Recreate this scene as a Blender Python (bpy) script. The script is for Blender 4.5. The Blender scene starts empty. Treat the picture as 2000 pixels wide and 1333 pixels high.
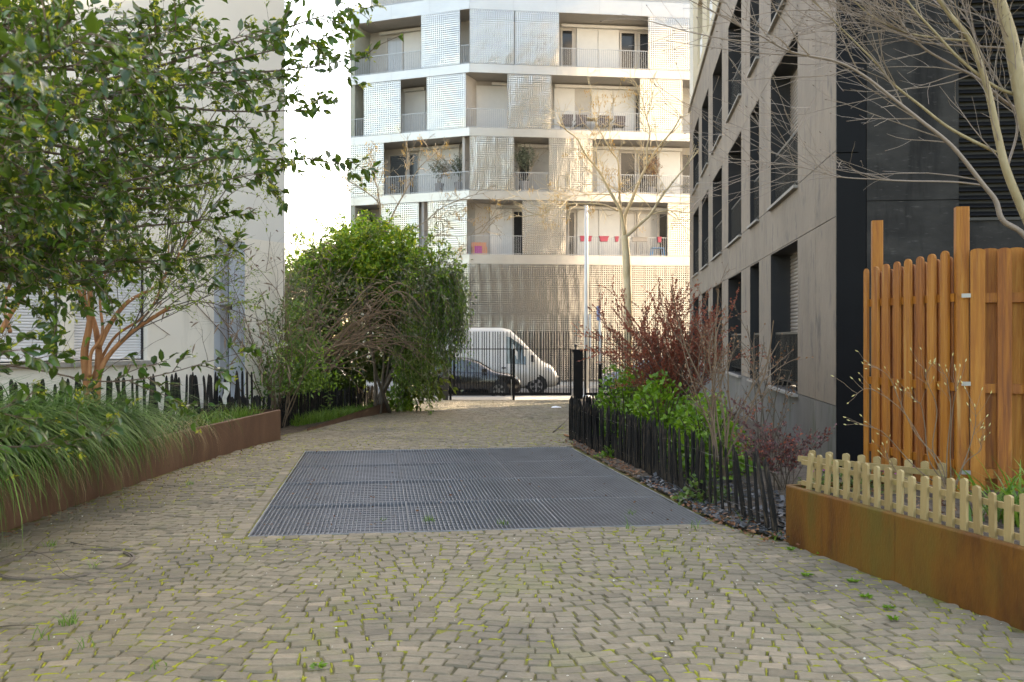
import bpy, math, random
import numpy as np
from mathutils import Vector, Matrix

SC = bpy.context.scene
COL = SC.collection
R = math.radians

# ------------------------------------------------------------------ camera
F, CX, HY, CZ = 1880.0, 1000.0, 660.0, 1.6      # focal length and horizon of the 2000 px wide photograph
cam = bpy.data.cameras.new('camera')
cam.sensor_width = 36.0
cam.lens = 36.0 * F / 2000.0
cam.shift_y = -6.5 / 2000.0
cam.clip_start = 0.05
cam.clip_end = 2000.0
cam.dof.use_dof = True
cam.dof.focus_distance = 9.0
cam.dof.aperture_fstop = 4.5
cam_o = bpy.data.objects.new('camera', cam)
COL.objects.link(cam_o)
cam_o.location = (0, 0, CZ)
cam_o.rotation_euler = (R(90), 0, 0)
SC.camera = cam_o

# ------------------------------------------------------------------ light
SUN_TRAVEL = Vector((-0.66, -0.75)).normalized()
SUN_EL = R(36)
w = bpy.data.worlds.new('World')
SC.world = w
w.use_nodes = True
nt = w.node_tree
sky = nt.nodes.new('ShaderNodeTexSky')
sky.sky_type = 'NISHITA'
sky.sun_disc = False
sky.sun_elevation = SUN_EL
sky.sun_rotation = math.atan2(-SUN_TRAVEL.x, -SUN_TRAVEL.y)
sky.air_density = 1.0
sky.dust_density = 3.0
sky.ozone_density = 1.0
bg = nt.nodes['Background']
bg.inputs['Strength'].default_value = 0.15
nt.links.new(sky.outputs[0], bg.inputs['Color'])
sun = bpy.data.lights.new('sun', 'SUN')
sun.energy = 2.0
sun.angle = R(0.53)
sun.color = (1.0, 0.94, 0.86)
sun_o = bpy.data.objects.new('sun', sun)
COL.objects.link(sun_o)
sd = Vector((math.cos(SUN_EL) * SUN_TRAVEL.x, math.cos(SUN_EL) * SUN_TRAVEL.y, -math.sin(SUN_EL)))
sun_o.rotation_euler = sd.to_track_quat('-Z', 'Y').to_euler()
sun_o.location = (20, 20, 40)
vs = SC.view_settings
vs.view_transform = 'Standard'
vs.look = 'None'
vs.exposure = 2.85
vs.use_white_balance = True
vs.white_balance_temperature = 8700
vs.white_balance_tint = 10
vs.gamma = 1.0
vs.use_curve_mapping = False
SC.cycles.max_bounces = 8
SC.cycles.transparent_max_bounces = 8
SC.cycles.use_denoising = True

# ------------------------------------------------------------------ helpers
def gz(y):
    """Height of the courtyard: level to the grating, then falling gently to the gate."""
    return 0.0 if y < 14.3 else -0.025 * (min(y, 31.5) - 14.3)
def G(px, py):
    """Point of the courtyard ground seen at a pixel."""
    Y = F * CZ / (py - HY)
    for _ in range(40):
        Y = F * (CZ - gz(Y)) / (py - HY)
    return Vector(((px - CX) / F * Y, Y, gz(Y)))
def P(px, py, Y):
    return Vector(((px - CX) / F * Y, Y, CZ - (py - HY) / F * Y))
def V(*a):
    return Vector(a)

class MB:
    """Collects verts and faces, builds ONE mesh object."""
    def __init__(s):
        s.v = []; s.nv = 0; s.f = []; s.r = []
    def add(s, verts, faces, rnd=None):
        verts = np.asarray(verts, dtype=np.float64).reshape(-1, 3)
        off = s.nv
        s.v.append(verts); s.nv += len(verts)
        if isinstance(faces, np.ndarray):
            s.f.append(faces + off)
            s.r.append(np.full(len(faces), 0.5) if rnd is None else np.asarray(rnd, dtype=np.float64) * np.ones(len(faces)))
        else:
            by = {}
            for fc in faces:
                by.setdefault(len(fc), []).append(fc)
            for k, fl in by.items():
                s.f.append(np.asarray(fl, dtype=np.int64) + off)
                s.r.append(np.full(len(fl), 0.5 if rnd is None else float(rnd)))
    def obox(s, o, a, b, c, rnd=None):
        o, a, b, c = Vector(o), Vector(a), Vector(b), Vector(c)
        vs_ = [o, o + a, o + a + b, o + b, o + c, o + a + c, o + a + b + c, o + b + c]
        s.add([tuple(q) for q in vs_], np.array([[0, 3, 2, 1], [4, 5, 6, 7], [0, 1, 5, 4], [1, 2, 6, 5], [2, 3, 7, 6], [3, 0, 4, 7]]), rnd)
    def box(s, lo, hi, rnd=None):
        s.obox(lo, (hi[0] - lo[0], 0, 0), (0, hi[1] - lo[1], 0), (0, 0, hi[2] - lo[2]), rnd)
    def prism(s, pts, vec, rnd=None):
        n = len(pts); vec = Vector(vec)
        vv = [tuple(p) for p in pts] + [tuple(Vector(p) + vec) for p in pts]
        ff = [tuple(range(n))[::-1], tuple(range(n, 2 * n))] + [(i, (i + 1) % n, n + (i + 1) % n, n + i) for i in range(n)]
        s.add(vv, ff, rnd)
    def quad(s, a, b, c, d, rnd=None):
        s.add([tuple(a), tuple(b), tuple(c), tuple(d)], np.array([[0, 1, 2, 3]]), rnd)
    def tube(s, pts, rad, n=6, rnd=None, cap=True):
        pts = np.asarray([tuple(p) for p in pts], dtype=np.float64)
        m = len(pts)
        rad = np.broadcast_to(np.asarray(rad, dtype=np.float64), (m,))
        t = np.gradient(pts, axis=0)
        t /= np.linalg.norm(t, axis=1)[:, None] + 1e-12
        ref = np.array([0.13, 0.21, 0.97]) if abs(t[0, 2]) < 0.9 else np.array([0.98, 0.15, 0.1])
        u = np.cross(t, ref); u /= np.linalg.norm(u, axis=1)[:, None] + 1e-12
        w_ = np.cross(t, u)
        an = np.arange(n) * 2 * np.pi / n
        ring = pts[:, None, :] + rad[:, None, None] * (np.cos(an)[None, :, None] * u[:, None, :] + np.sin(an)[None, :, None] * w_[:, None, :])
        i = np.arange(m - 1)[:, None] * n; j = np.arange(n)[None, :]; j2 = (j + 1) % n
        q = np.stack([i + j, i + j2, i + n + j2, i + n + j], axis=-1).reshape(-1, 4)
        s.add(ring.reshape(-1, 3), q, rnd)
        if cap and n > 2:
            off = s.nv - m * n
            s.f.append(np.array([[off + k for k in range(n)][::-1], [off + (m - 1) * n + k for k in range(n)]]))
            s.r.append(np.full(2, 0.5 if rnd is None else float(rnd)))
    def lathe(s, c, prof, n=20, axis='z', rnd=None):
        """prof: list of (radius, height)."""
        an = np.arange(n) * 2 * np.pi / n
        vv = []
        for r_, h in prof:
            for a in an:
                x, y = r_ * math.cos(a), r_ * math.sin(a)
                vv.append((c[0] + x, c[1] + y, c[2] + h) if axis == 'z' else ((c[0] + x, c[1] + h, c[2] + y) if axis == 'y' else (c[0] + h, c[1] + x, c[2] + y)))
        ff = []
        for i in range(len(prof) - 1):
            for j in range(n):
                ff.append((i * n + j, i * n + (j + 1) % n, (i + 1) * n + (j + 1) % n, (i + 1) * n + j))
        s.add(vv, ff, rnd)
        s.add([vv[j] for j in range(n)], [tuple(range(n))[::-1]], rnd)
        k = (len(prof) - 1) * n
        s.add([vv[k + j] for j in range(n)], [tuple(range(n))], rnd)
    def mesh(s, name, smooth=False):
        me = bpy.data.meshes.new(name)
        if not s.v:
            return me
        v = np.concatenate(s.v)
        loops = np.concatenate([f.reshape(-1) for f in s.f])
        cnt = np.concatenate([np.full(len(f), f.shape[1]) for f in s.f])
        start = np.concatenate([[0], np.cumsum(cnt)[:-1]])
        me.vertices.add(len(v)); me.vertices.foreach_set('co', v.astype(np.float32).reshape(-1))
        me.loops.add(len(loops)); me.loops.foreach_set('vertex_index', loops.astype(np.int32))
        me.polygons.add(len(cnt)); me.polygons.foreach_set('loop_start', start.astype(np.int32))
        at = me.attributes.new('rnd', 'FLOAT', 'FACE')
        at.data.foreach_set('value', np.concatenate(s.r).astype(np.float32))
        if smooth:
            me.polygons.foreach_set('use_smooth', np.ones(len(cnt), dtype=bool))
        else:
            me.polygons.foreach_set('use_smooth', np.zeros(len(cnt), dtype=bool))
        me.update(calc_edges=True)
        return me
    def build(s, name, mat, parent=None, smooth=False, kind=None):
        me = s.mesh(name, smooth)
        me.materials.append(MT[mat] if isinstance(mat, str) else mat)
        return link(name, me, parent, kind)

def link(name, me, parent=None, kind=None):
    o = bpy.data.objects.new(name, me)
    COL.objects.link(o)
    if parent is not None:
        o.parent = parent
        o.matrix_parent_inverse = Matrix.Translation(-Vector(parent.location))
    if kind:
        o['kind'] = kind
    return o
def thing(name, label, cat, loc=(0, 0, 0), group=None):
    o = bpy.data.objects.new(name, None)
    o.empty_display_size = 0.2
    COL.objects.link(o)
    o.location = loc
    return tag(o, label, cat, group)
def tag(o, label, cat, group=None):
    o['label'] = label; o['category'] = cat
    if group:
        o['group'] = group
    return o
def struct(name, mb, mat, parent=None, smooth=False):
    return mb.build(name, mat, parent, smooth, 'structure')

# ------------------------------------------------------------------ materials
MT = {}
def M(name, cols, rough=0.6, metal=0.0, scale=4.0, detail=6.0, stretch=(1, 1, 1), bump=0.0, bscale=30.0, bstretch=None, attr=0.0,
      spec=0.5, trans=0.0, tcol=None, objrand=0.0, rvar=0.0, contrast=1.0, distort=0.0, coat=0.0, bdist=0.02):
    m = bpy.data.materials.new(name); m.use_nodes = True
    N = m.node_tree; nd = N.nodes; L = N.links
    b = nd['Principled BSDF']; out = nd['Material Output']
    tc = nd.new('ShaderNodeTexCoord')
    mp = nd.new('ShaderNodeMapping'); mp.inputs['Scale'].default_value = stretch
    L.new(tc.outputs['Object'], mp.inputs['Vector'])
    oi = nd.new('ShaderNodeObjectInfo')
    vec = mp.outputs[0]
    if objrand:
        ad = nd.new('ShaderNodeVectorMath'); ad.operation = 'MULTIPLY_ADD'
        cx = nd.new('ShaderNodeCombineXYZ')
        for k in range(3): L.new(oi.outputs['Random'], cx.inputs[k])
        L.new(cx.outputs[0], ad.inputs[0]); ad.inputs[1].default_value = (37.0, 53.0, 71.0); L.new(vec, ad.inputs[2])
        vec = ad.outputs[0]
    nz = nd.new('ShaderNodeTexNoise'); nz.inputs['Scale'].default_value = scale; nz.inputs['Detail'].default_value = detail
    nz.inputs['Roughness'].default_value = 0.6; nz.inputs['Distortion'].default_value = distort
    L.new(vec, nz.inputs['Vector'])
    # stretch the noise to the ramp
    mr = nd.new('ShaderNodeMapRange'); mr.inputs['From Min'].default_value = 0.5 - 0.28 / contrast; mr.inputs['From Max'].default_value = 0.5 + 0.28 / contrast
    L.new(nz.outputs[0], mr.inputs['Value'])
    fac = mr.outputs[0]
    if attr or objrand:
        mx = nd.new('ShaderNodeMix'); mx.data_type = 'FLOAT'
        mx.inputs['Factor'].default_value = attr if attr else objrand
        L.new(fac, mx.inputs[2])
        if attr:
            at = nd.new('ShaderNodeAttribute'); at.attribute_name = 'rnd'; L.new(at.outputs['Fac'], mx.inputs[3])
        else:
            L.new(oi.outputs['Random'], mx.inputs[3])
        fac = mx.outputs[0]
    rp = nd.new('ShaderNodeValToRGB')
    e = rp.color_ramp.elements
    while len(e) < len(cols): e.new(0.5)
    for i, c in enumerate(cols):
        e[i].position = i / max(1, len(cols) - 1); e[i].color = (*c, 1)
    L.new(fac, rp.inputs[0])
    L.new(rp.outputs[0], b.inputs['Base Color'])
    b.inputs['Roughness'].default_value = rough
    b.inputs['Metallic'].default_value = metal
    b.inputs['Specular IOR Level'].default_value = spec
    b.inputs['Coat Weight'].default_value = coat
    if rvar:
        rr = nd.new('ShaderNodeMapRange'); rr.inputs['To Min'].default_value = max(0.02, rough - rvar); rr.inputs['To Max'].default_value = min(1, rough + rvar)
        L.new(mr.outputs[0], rr.inputs['Value']); L.new(rr.outputs[0], b.inputs['Roughness'])
    if bump:
        mp2 = nd.new('ShaderNodeMapping'); mp2.inputs['Scale'].default_value = bstretch or stretch
        L.new(tc.outputs['Object'], mp2.inputs['Vector'])
        n2 = nd.new('ShaderNodeTexNoise'); n2.inputs['Scale'].default_value = bscale; n2.inputs['Detail'].default_value = 5.0
        L.new(mp2.outputs[0], n2.inputs['Vector'])
        bp = nd.new('ShaderNodeBump'); bp.inputs['Strength'].default_value = bump; bp.inputs['Distance'].default_value = bdist
        L.new(n2.outputs[0], bp.inputs['Height']); L.new(bp.outputs[0], b.inputs['Normal'])
    if trans:
        tr = nd.new('ShaderNodeBsdfTranslucent')
        if tcol:
            hs = nd.new('ShaderNodeMix'); hs.data_type = 'RGBA'; hs.inputs['Factor'].default_value = 0.6
            L.new(rp.outputs[0], hs.inputs[6]); hs.inputs[7].default_value = (*tcol, 1); L.new(hs.outputs[2], tr.inputs['Color'])
        else:
            L.new(rp.outputs[0], tr.inputs['Color'])
        ms = nd.new('ShaderNodeMixShader'); ms.inputs[0].default_value = trans
        L.new(b.outputs[0], ms.inputs[1]); L.new(tr.outputs[0], ms.inputs[2]); L.new(ms.outputs[0], out.inputs['Surface'])
    MT[name] = m
    return m
def extra_layer(name, col, scale, lo, hi, stretch=(1, 1, 1), rough=None, detail=6.0):
    """A second patchy colour (stain, moss, lichen) over a material."""
    m = MT[name]; N = m.node_tree; nd = N.nodes; L = N.links
    b = nd['Principled BSDF']
    src = b.inputs['Base Color'].links[0].from_socket
    tc = nd.new('ShaderNodeTexCoord'); mp = nd.new('ShaderNodeMapping'); mp.inputs['Scale'].default_value = stretch
    mp.inputs['Location'].default_value = (3.7 * scale, 1.3, 9.1)
    L.new(tc.outputs['Object'], mp.inputs['Vector'])
    nz = nd.new('ShaderNodeTexNoise'); nz.inputs['Scale'].default_value = scale; nz.inputs['Detail'].default_value = detail; nz.inputs['Roughness'].default_value = 0.65
    L.new(mp.outputs[0], nz.inputs['Vector'])
    mr = nd.new('ShaderNodeMapRange'); mr.inputs['From Min'].default_value = lo; mr.inputs['From Max'].default_value = hi
    L.new(nz.outputs[0], mr.inputs['Value'])
    mx = nd.new('ShaderNodeMix'); mx.data_type = 'RGBA'
    L.new(mr.outputs[0], mx.inputs['Factor']); L.new(src, mx.inputs[6]); mx.inputs[7].default_value = (*col, 1)
    L.new(mx.outputs[2], b.inputs['Base Color'])

M('cobble', [(.100, .083, .056), (.158, .132, .090), (.21, .176, .122), (.31, .24, .165)], rough=.82, scale=16, detail=9, attr=.6, bump=.9, bscale=26, bdist=.012)
extra_layer('cobble', (.09, .08, .062), .55, .52, .74)
extra_layer('cobble', (.16, .16, .06), 1.1, .55, .8)
M('joint', [(.045, .036, .022), (.08, .068, .03), (.16, .155, .025), (.25, .24, .03)], rough=.95, scale=5, detail=10, bump=.8, bscale=60)
M('moss', [(.14, .15, .012), (.25, .25, .02), (.34, .33, .03)], rough=.95, attr=.7, bump=.6, bscale=90)
M('soil', [(.035, .025, .017), (.075, .055, .038), (.13, .10, .07)], rough=.95, scale=9, detail=10, bump=1.0, bscale=25, bdist=.05)
M('slate_chip', [(.025, .028, .032), (.055, .06, .066), (.11, .115, .12)], rough=.55, attr=.8, scale=20)
M('dead_leaf', [(.10, .035, .015), (.20, .085, .04), (.30, .19, .11)], rough=.8, attr=.85)
M('asphalt', [(.05, .05, .05), (.075, .073, .07)], rough=.9, scale=20, bump=.3, bscale=80)
M('pavement', [(.20, .19, .17), (.26, .25, .225)], rough=.85, scale=5, bump=.2, bscale=60)
M('granite', [(.28, .27, .26), (.40, .39, .37)], rough=.8, scale=40)
M('galvanised', [(.18, .19, .20), (.24, .25, .265), (.30, .315, .33)], rough=.6, metal=.4, scale=3, bump=.1, bscale=50)
M('sky_tone', [(0.1148, 0.1269, 0.1418), (0.162, 0.1755, 0.1958)], rough=.55, metal=.3, scale=1.2)
extra_layer('sky_tone', (.035, .04, .045), .9, .6, .78)
M('pit', [(.02, .021, .023), (.04, .041, .043)], rough=.9)
M('corten', [(0.038, 0.014, 0.0036), (0.095, 0.0344, 0.0054), (0.1568, 0.0632, 0.0081), (0.0997, 0.0651, 0.0108)], rough=.68, scale=2.2, detail=10, stretch=(1, 1, .4), bump=.25, bscale=70, spec=.3, contrast=1.5)
extra_layer('corten', (.13, .095, .016), 1.6, .50, .78, (1, 1, .35))
extra_layer('corten', (.05, .016, .008), 7.0, .58, .8, (1, 1, .12))
M('corten_left', [(.055, .024, .013), (.11, .052, .029), (.165, .085, .05)], rough=.62, scale=2.5, detail=9, stretch=(1, 1, .4), bump=.2, bscale=70)
M('charred', [(0.0045, 0.0045, 0.0049), (0.0126, 0.0121, 0.0121), (0.036, 0.0333, 0.0306)], spec=.2, rough=.85, scale=6, stretch=(6, 6, .8), bump=.7, bscale=30, attr=.45, bstretch=(5, 5, .6))
extra_layer('charred', (.12, .092, .065), 6.0, .55, .74, (5, 5, .6))
M('wire', [(.10, .095, .09), (.2, .19, .18)], rough=.5, metal=.6)
M('fence_wood', [(0.1045, 0.0251, 0.0018), (0.2327, 0.067, 0.0036), (0.342, 0.1228, 0.0081), (0.437, 0.1953, 0.0324)], rough=.6, scale=3.2, detail=9, stretch=(9, 9, .5), bump=.35, bscale=9, bstretch=(14, 14, .8), attr=.42, distort=.8, contrast=1.4)
extra_layer('fence_wood', (.42, .25, .085), 2.0, .60, .80, (10, 10, .5))
extra_layer('fence_wood', (.075, .028, .006), 2.6, .63, .76, (2.5, 2.5, 1.0))
M('picket_wood', [(.22, .15, .06), (.32, .235, .105), (.41, .325, .17)], rough=.65, scale=3, detail=9, stretch=(7, 7, .6), bump=.25, bscale=9, bstretch=(12, 12, .8), attr=.55, contrast=1.4)
extra_layer('picket_wood', (.19, .165, .035), 2.4, .52, .74, (1.5, 1.5, .8))
M('zinc', [(.22, .22, .22), (.3, .3, .3)], rough=.4, metal=.8)
M('concrete_facade', [(0.1517, 0.1217, 0.0932), (0.2009, 0.1622, 0.1258), (0.2501, 0.2044, 0.1591)], rough=.75, scale=1.1, detail=10, bump=.5, bscale=9, stretch=(1, 1, .8), bdist=.012)
extra_layer('concrete_facade', (.10, .085, .072), 4.5, .56, .68, (1, 1, .42), detail=12)
extra_layer('concrete_facade', (.28, .232, .18), 1.3, .58, .85, (1, 1, .2))
M('plinth_concrete', [(.085, .08, .074), (.13, .123, .113), (.175, .166, .155)], rough=.75, scale=1.6, detail=10, bump=.4, bscale=9, stretch=(1, 1, .3), bdist=.01)
extra_layer('plinth_concrete', (.055, .068, .035), 2.6, .52, .72, (1, 1, .35))
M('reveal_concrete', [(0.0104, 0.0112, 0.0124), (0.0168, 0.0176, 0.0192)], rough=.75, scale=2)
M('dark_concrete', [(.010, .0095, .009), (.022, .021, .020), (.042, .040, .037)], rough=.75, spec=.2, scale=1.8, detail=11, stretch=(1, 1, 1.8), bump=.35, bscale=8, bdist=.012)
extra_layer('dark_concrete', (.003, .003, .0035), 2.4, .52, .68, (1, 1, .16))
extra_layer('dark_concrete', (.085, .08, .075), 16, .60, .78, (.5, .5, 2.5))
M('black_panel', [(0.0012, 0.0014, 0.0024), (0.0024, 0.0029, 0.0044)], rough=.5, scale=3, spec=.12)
M('louvre', [(.004, .004, .0045), (.007, .007, .0075)], rough=.5, spec=.3)
M('dark_metal', [(.012, .012, .014), (.03, .03, .033)], rough=.5, metal=.2)
M('rail_metal', [(.022, .021, .02), (.04, .038, .036)], rough=.45, metal=.5)
M('coping', [(.16, .13, .09), (.22, .18, .13)], rough=.45, metal=.5)
M('sill_stone', [(.22, .205, .185), (.33, .31, .28)], rough=.8, scale=12)
M('taupe_shutter', [(.22, .19, .165), (.29, .255, .225)], rough=.5)
M('cream_render', [(0.43, 0.3612, 0.2494), (0.4816, 0.4128, 0.2967)], rough=.8, scale=1.5)
M('white_render', [(.72, .665, .58), (.81, .755, .67)], rough=.85, scale=.7, detail=8, bump=.08, bscale=60, stretch=(1, 1, .5))
extra_layer('white_render', (.50, .46, .40), 1.6, .55, .85, (1, 1, .15))
M('grey_render', [(.66, .64, .605), (.74, .72, .685)], rough=.85, scale=.6, detail=8, bump=.08, bscale=60)
M('roller_shutter', [(.62, .61, .62), (.70, .69, .70)], rough=.5)
M('blue_door', [(.40, .44, .50), (.47, .51, .57)], rough=.5)
M('blue_door_dark', [(.30, .32, .36), (.36, .38, .42)], rough=.5)
M('perforated', [(0.3612, 0.344, 0.3182), (0.43, 0.4128, 0.387)], rough=.24, metal=.8, scale=1.5, bump=.6, bscale=.9, bstretch=(1, 1, .7), bdist=.14, rvar=.05)
M('perforated_base', [(0.258, 0.2494, 0.2365), (0.3268, 0.3139, 0.2967)], rough=.26, metal=.8, scale=.8, bump=.6, bscale=.8, bstretch=(1, 1, .7), bdist=.14)
M('fascia', [(0.3612, 0.3483, 0.3311), (0.4128, 0.3999, 0.3827)], rough=.28, metal=.6, scale=1.0, bump=.4, bscale=.8, bdist=.1)
M('soffit', [(0.2322, 0.2193, 0.2021), (0.2752, 0.258, 0.2408)], rough=.8)
M('balcony_wall', [(0.3268, 0.3096, 0.2881), (0.3784, 0.3612, 0.3397)], rough=.8)
M('balcony_white', [(0.4816, 0.4773, 0.4644), (0.5332, 0.5289, 0.516)], rough=.6)
M('glazing', [(.012, .0125, .0135), (.022, .0225, .024)], rough=.08, spec=.4)
M('curtain_glazing', [(.20, .205, .21), (.33, .33, .33)], rough=.12, spec=.7, scale=6, stretch=(6, 6, .1))
M('window_frame', [(.34, .31, .28), (.40, .37, .34)], rough=.5)
M('balustrade', [(.30, .31, .32), (.38, .39, .40)], rough=.45, metal=.5)
M('green_concrete', [(.20, .22, .18), (.33, .33, .28)], rough=.85, scale=1.2)
M('gate_paint', [(.0035, .003, .003), (.007, .0065, .006)], rough=.7, spec=.2)
M('brown_post', [(.016, .012, .009), (.028, .022, .017)], rough=.6)
M('white_paint', [(0.5676, 0.5676, 0.559), (0.6364, 0.6364, 0.6278)], rough=.5)
M('van_paint', [(0.3956, 0.3784, 0.3397), (0.43, 0.4128, 0.3741)], rough=.3, coat=.5)
M('car_black', [(.005, .0055, .007), (.008, .0085, .010)], rough=.25, coat=.8)
M('car_grey', [(.09, .10, .12), (.11, .12, .14)], rough=.25, coat=.8)
M('car_glass', [(.05, .065, .065), (.08, .10, .10)], rough=.05, spec=.8)
M('tyre', [(.012, .012, .012), (.02, .02, .02)], rough=.8)
M('rim', [(.16, .16, .16), (.2, .2, .2)], rough=.35, metal=.7)
M('tail_red', [(.45, .02, .01), (.5, .03, .015)], rough=.2)
M('head_lamp', [(.6, .6, .6), (.75, .75, .75)], rough=.1)
M('plastic_black', [(.02, .02, .022), (.035, .035, .037)], rough=.6)
M('bark_orange', [(.14, .052, .017), (.27, .112, .04), (.36, .17, .07)], rough=.8, scale=8, stretch=(2, 2, .6), bump=.5, bscale=30)
M('bark_dark', [(.055, .042, .03), (.11, .085, .06)], rough=.85, scale=12, bump=.4, bscale=40)
M('twig_reddish', [(.075, .048, .035), (.13, .09, .065)], rough=.75)
M('twig_brown', [(.12, .08, .05), (.22, .155, .105)], rough=.85, attr=.6)
M('bark_olive', [(.16, .125, .065), (.28, .225, .13), (.36, .31, .21)], rough=.7, scale=5, stretch=(2, 2, .8), bump=.3, bscale=25)
M('twig_pale', [(.15, .115, .09), (.27, .22, .19)], rough=.65, attr=.6)
M('bark_plane', [(.36, .27, .15), (.50, .40, .25), (.60, .50, .35)], rough=.8, scale=3, stretch=(1.5, 1.5, .7), bump=.4, bscale=16)
M('bark_grey', [(.16, .125, .085), (.27, .22, .155)], rough=.85, scale=5, bump=.4, bscale=20)
M('seed_tan', [(.28, .17, .05), (.42, .29, .10)], rough=.9, attr=.8, trans=.3)
M('leaf_dark', [(.009, .029, .009), (.019, .055, .011), (.038, .095, .014), (.085, .165, .022)], rough=.27, attr=.8, spec=.6, trans=.30, tcol=(.16, .25, .02))
M('leaf_young', [(.20, .23, .014), (.34, .36, .025), (.46, .45, .05)], rough=.5, attr=.8, trans=.4)
M('leaf_light', [(.10, .16, .02), (.19, .27, .035), (.30, .38, .06)], rough=.5, attr=.8, trans=.45)
M('leaf_mid', [(.035, .08, .014), (.08, .15, .026), (.17, .24, .05)], rough=.45, attr=.8, trans=.35)
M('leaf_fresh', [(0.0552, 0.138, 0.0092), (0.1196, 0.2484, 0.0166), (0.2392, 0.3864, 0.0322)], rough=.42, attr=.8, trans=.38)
M('leaf_yellow', [(.13, .19, .014), (.24, .31, .022), (.38, .42, .045)], rough=.5, attr=.8, trans=.45)
M('leaf_grey', [(.10, .12, .07), (.20, .22, .15), (.34, .34, .27)], rough=.6, attr=.8, trans=.3)
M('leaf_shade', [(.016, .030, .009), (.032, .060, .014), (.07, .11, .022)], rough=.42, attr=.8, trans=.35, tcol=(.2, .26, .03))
M('leaf_red', [(0.187, 0.035, 0.02), (0.319, 0.075, 0.042), (0.44, 0.1375, 0.075)], rough=.6, attr=.85, trans=.3)
M('leaf_purple', [(.045, .018, .02), (.10, .04, .042), (.2, .075, .075)], rough=.5, attr=.85, trans=.2)
M('leaf_rust', [(.12, .055, .028), (.22, .11, .055), (.30, .17, .10)], rough=.8, attr=.85, trans=.2)
M('grass_blade', [(.012, .048, .007), (.03, .095, .011), (.065, .165, .018), (.14, .235, .04)], rough=.5, spec=.3, attr=.85, trans=.28)
M('grass_fresh', [(.06, .14, .015), (.11, .22, .025), (.2, .32, .05)], rough=.45, attr=.85, trans=.4)
M('grass_dry', [(.20, .13, .06), (.36, .27, .14), (.48, .38, .22)], rough=.8, attr=.85, trans=.2)
M('blossom', [(.62, .60, .52), (.76, .74, .68)], rough=.7, attr=.8, trans=.3)
M('bud', [(.40, .34, .12), (.55, .5, .25)], rough=.6, attr=.8)
M('flower_purple', [(.25, .02, .16), (.4, .05, .3)], rough=.6, attr=.8)
M('olive_leaf', [(.05, .06, .035), (.10, .12, .075), (.17, .19, .13)], rough=.6, attr=.8, trans=.2)
M('terracotta_red', [(.30, .03, .055), (.36, .04, .07)], rough=.5)
M('pot_grey', [(.17, .16, .16), (.22, .21, .21)], rough=.7)
M('chair_brown', [(.06, .045, .05), (.09, .07, .07)], rough=.6)
M('chair_blue', [(.03, .20, .48), (.04, .25, .55)], rough=.4)
M('sofa_orange', [(.50, .20, .10), (.58, .26, .14)], rough=.8)
M('cushion_magenta', [(.35, .03, .20), (.4, .05, .25)], rough=.8)
M('paper', [(.72, .73, .78), (.78, .79, .84)], rough=.7)
M('sign_blue', [(.10, .16, .35), (.12, .19, .4)], rough=.4)
M('rag', [(.42, .40, .36), (.60, .58, .53)], rough=.9, scale=20)
M('iron', [(.09, .07, .055), (.17, .14, .11)], rough=.8, scale=20)
M('planter_dark', [(.10, .085, .07), (.14, .12, .10)], rough=.6)

# ------------------------------------------------------------------ foliage tools
LEAF_T = np.array([[0, 0, 0], [.28, -.85, .10], [.28, 0, -.03], [.28, .85, .10], [.68, -.78, .05], [.68, 0, -.04], [.68, .78, .05], [1, 0, -.16]])
LEAF_F4 = np.array([[1, 2, 5, 4], [2, 3, 6, 5]])
LEAF_F3 = np.array([[0, 2, 1], [0, 3, 2], [4, 5, 7], [5, 6, 7]])
LITE_T = np.array([[0, 0, 0], [.45, -1, .10], [1, 0, -.08], [.45, 1, .10]])
LITE_F = np.array([[0, 3, 2], [0, 2, 1]])
def unit(a):
    return a / (np.linalg.norm(a, axis=-1, keepdims=True) + 1e-12)
def leaves(mb, pos, ax, L, W, rng, lite=False, up=0.8, rnd=None):
    """Leaf blades at pos pointing along ax; L length, W half width."""
    n = len(pos)
    if n == 0: return
    pos = np.asarray(pos, float); ax = unit(np.asarray(ax, float))
    L = np.broadcast_to(L, (n,)); W = np.broadcast_to(W, (n,))
    nrm = np.array([0, 0, up]) + rng.normal(0, .55, (n, 3))
    side = unit(np.cross(ax, nrm)); nr = np.cross(side, ax)
    T = LITE_T if lite else LEAF_T
    v = pos[:, None] + ax[:, None] * (T[None, :, 0:1] * L[:, None, None]) + side[:, None] * (T[None, :, 1:2] * W[:, None, None]) + nr[:, None] * (T[None, :, 2:3] * L[:, None, None])
    r_ = rng.random(n) if rnd is None else np.broadcast_to(rnd, (n,))
    k = len(T); off = (np.arange(n) * k)[:, None, None]
    base = mb.nv
    mb.v.append(v.reshape(-1, 3)); mb.nv += n * k
    for Fc in ((LITE_F,) if lite else (LEAF_F4, LEAF_F3)):
        f = (Fc[None] + off).reshape(-1, Fc.shape[1]) + base
        mb.f.append(f); mb.r.append(np.repeat(r_, len(Fc)))
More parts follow.
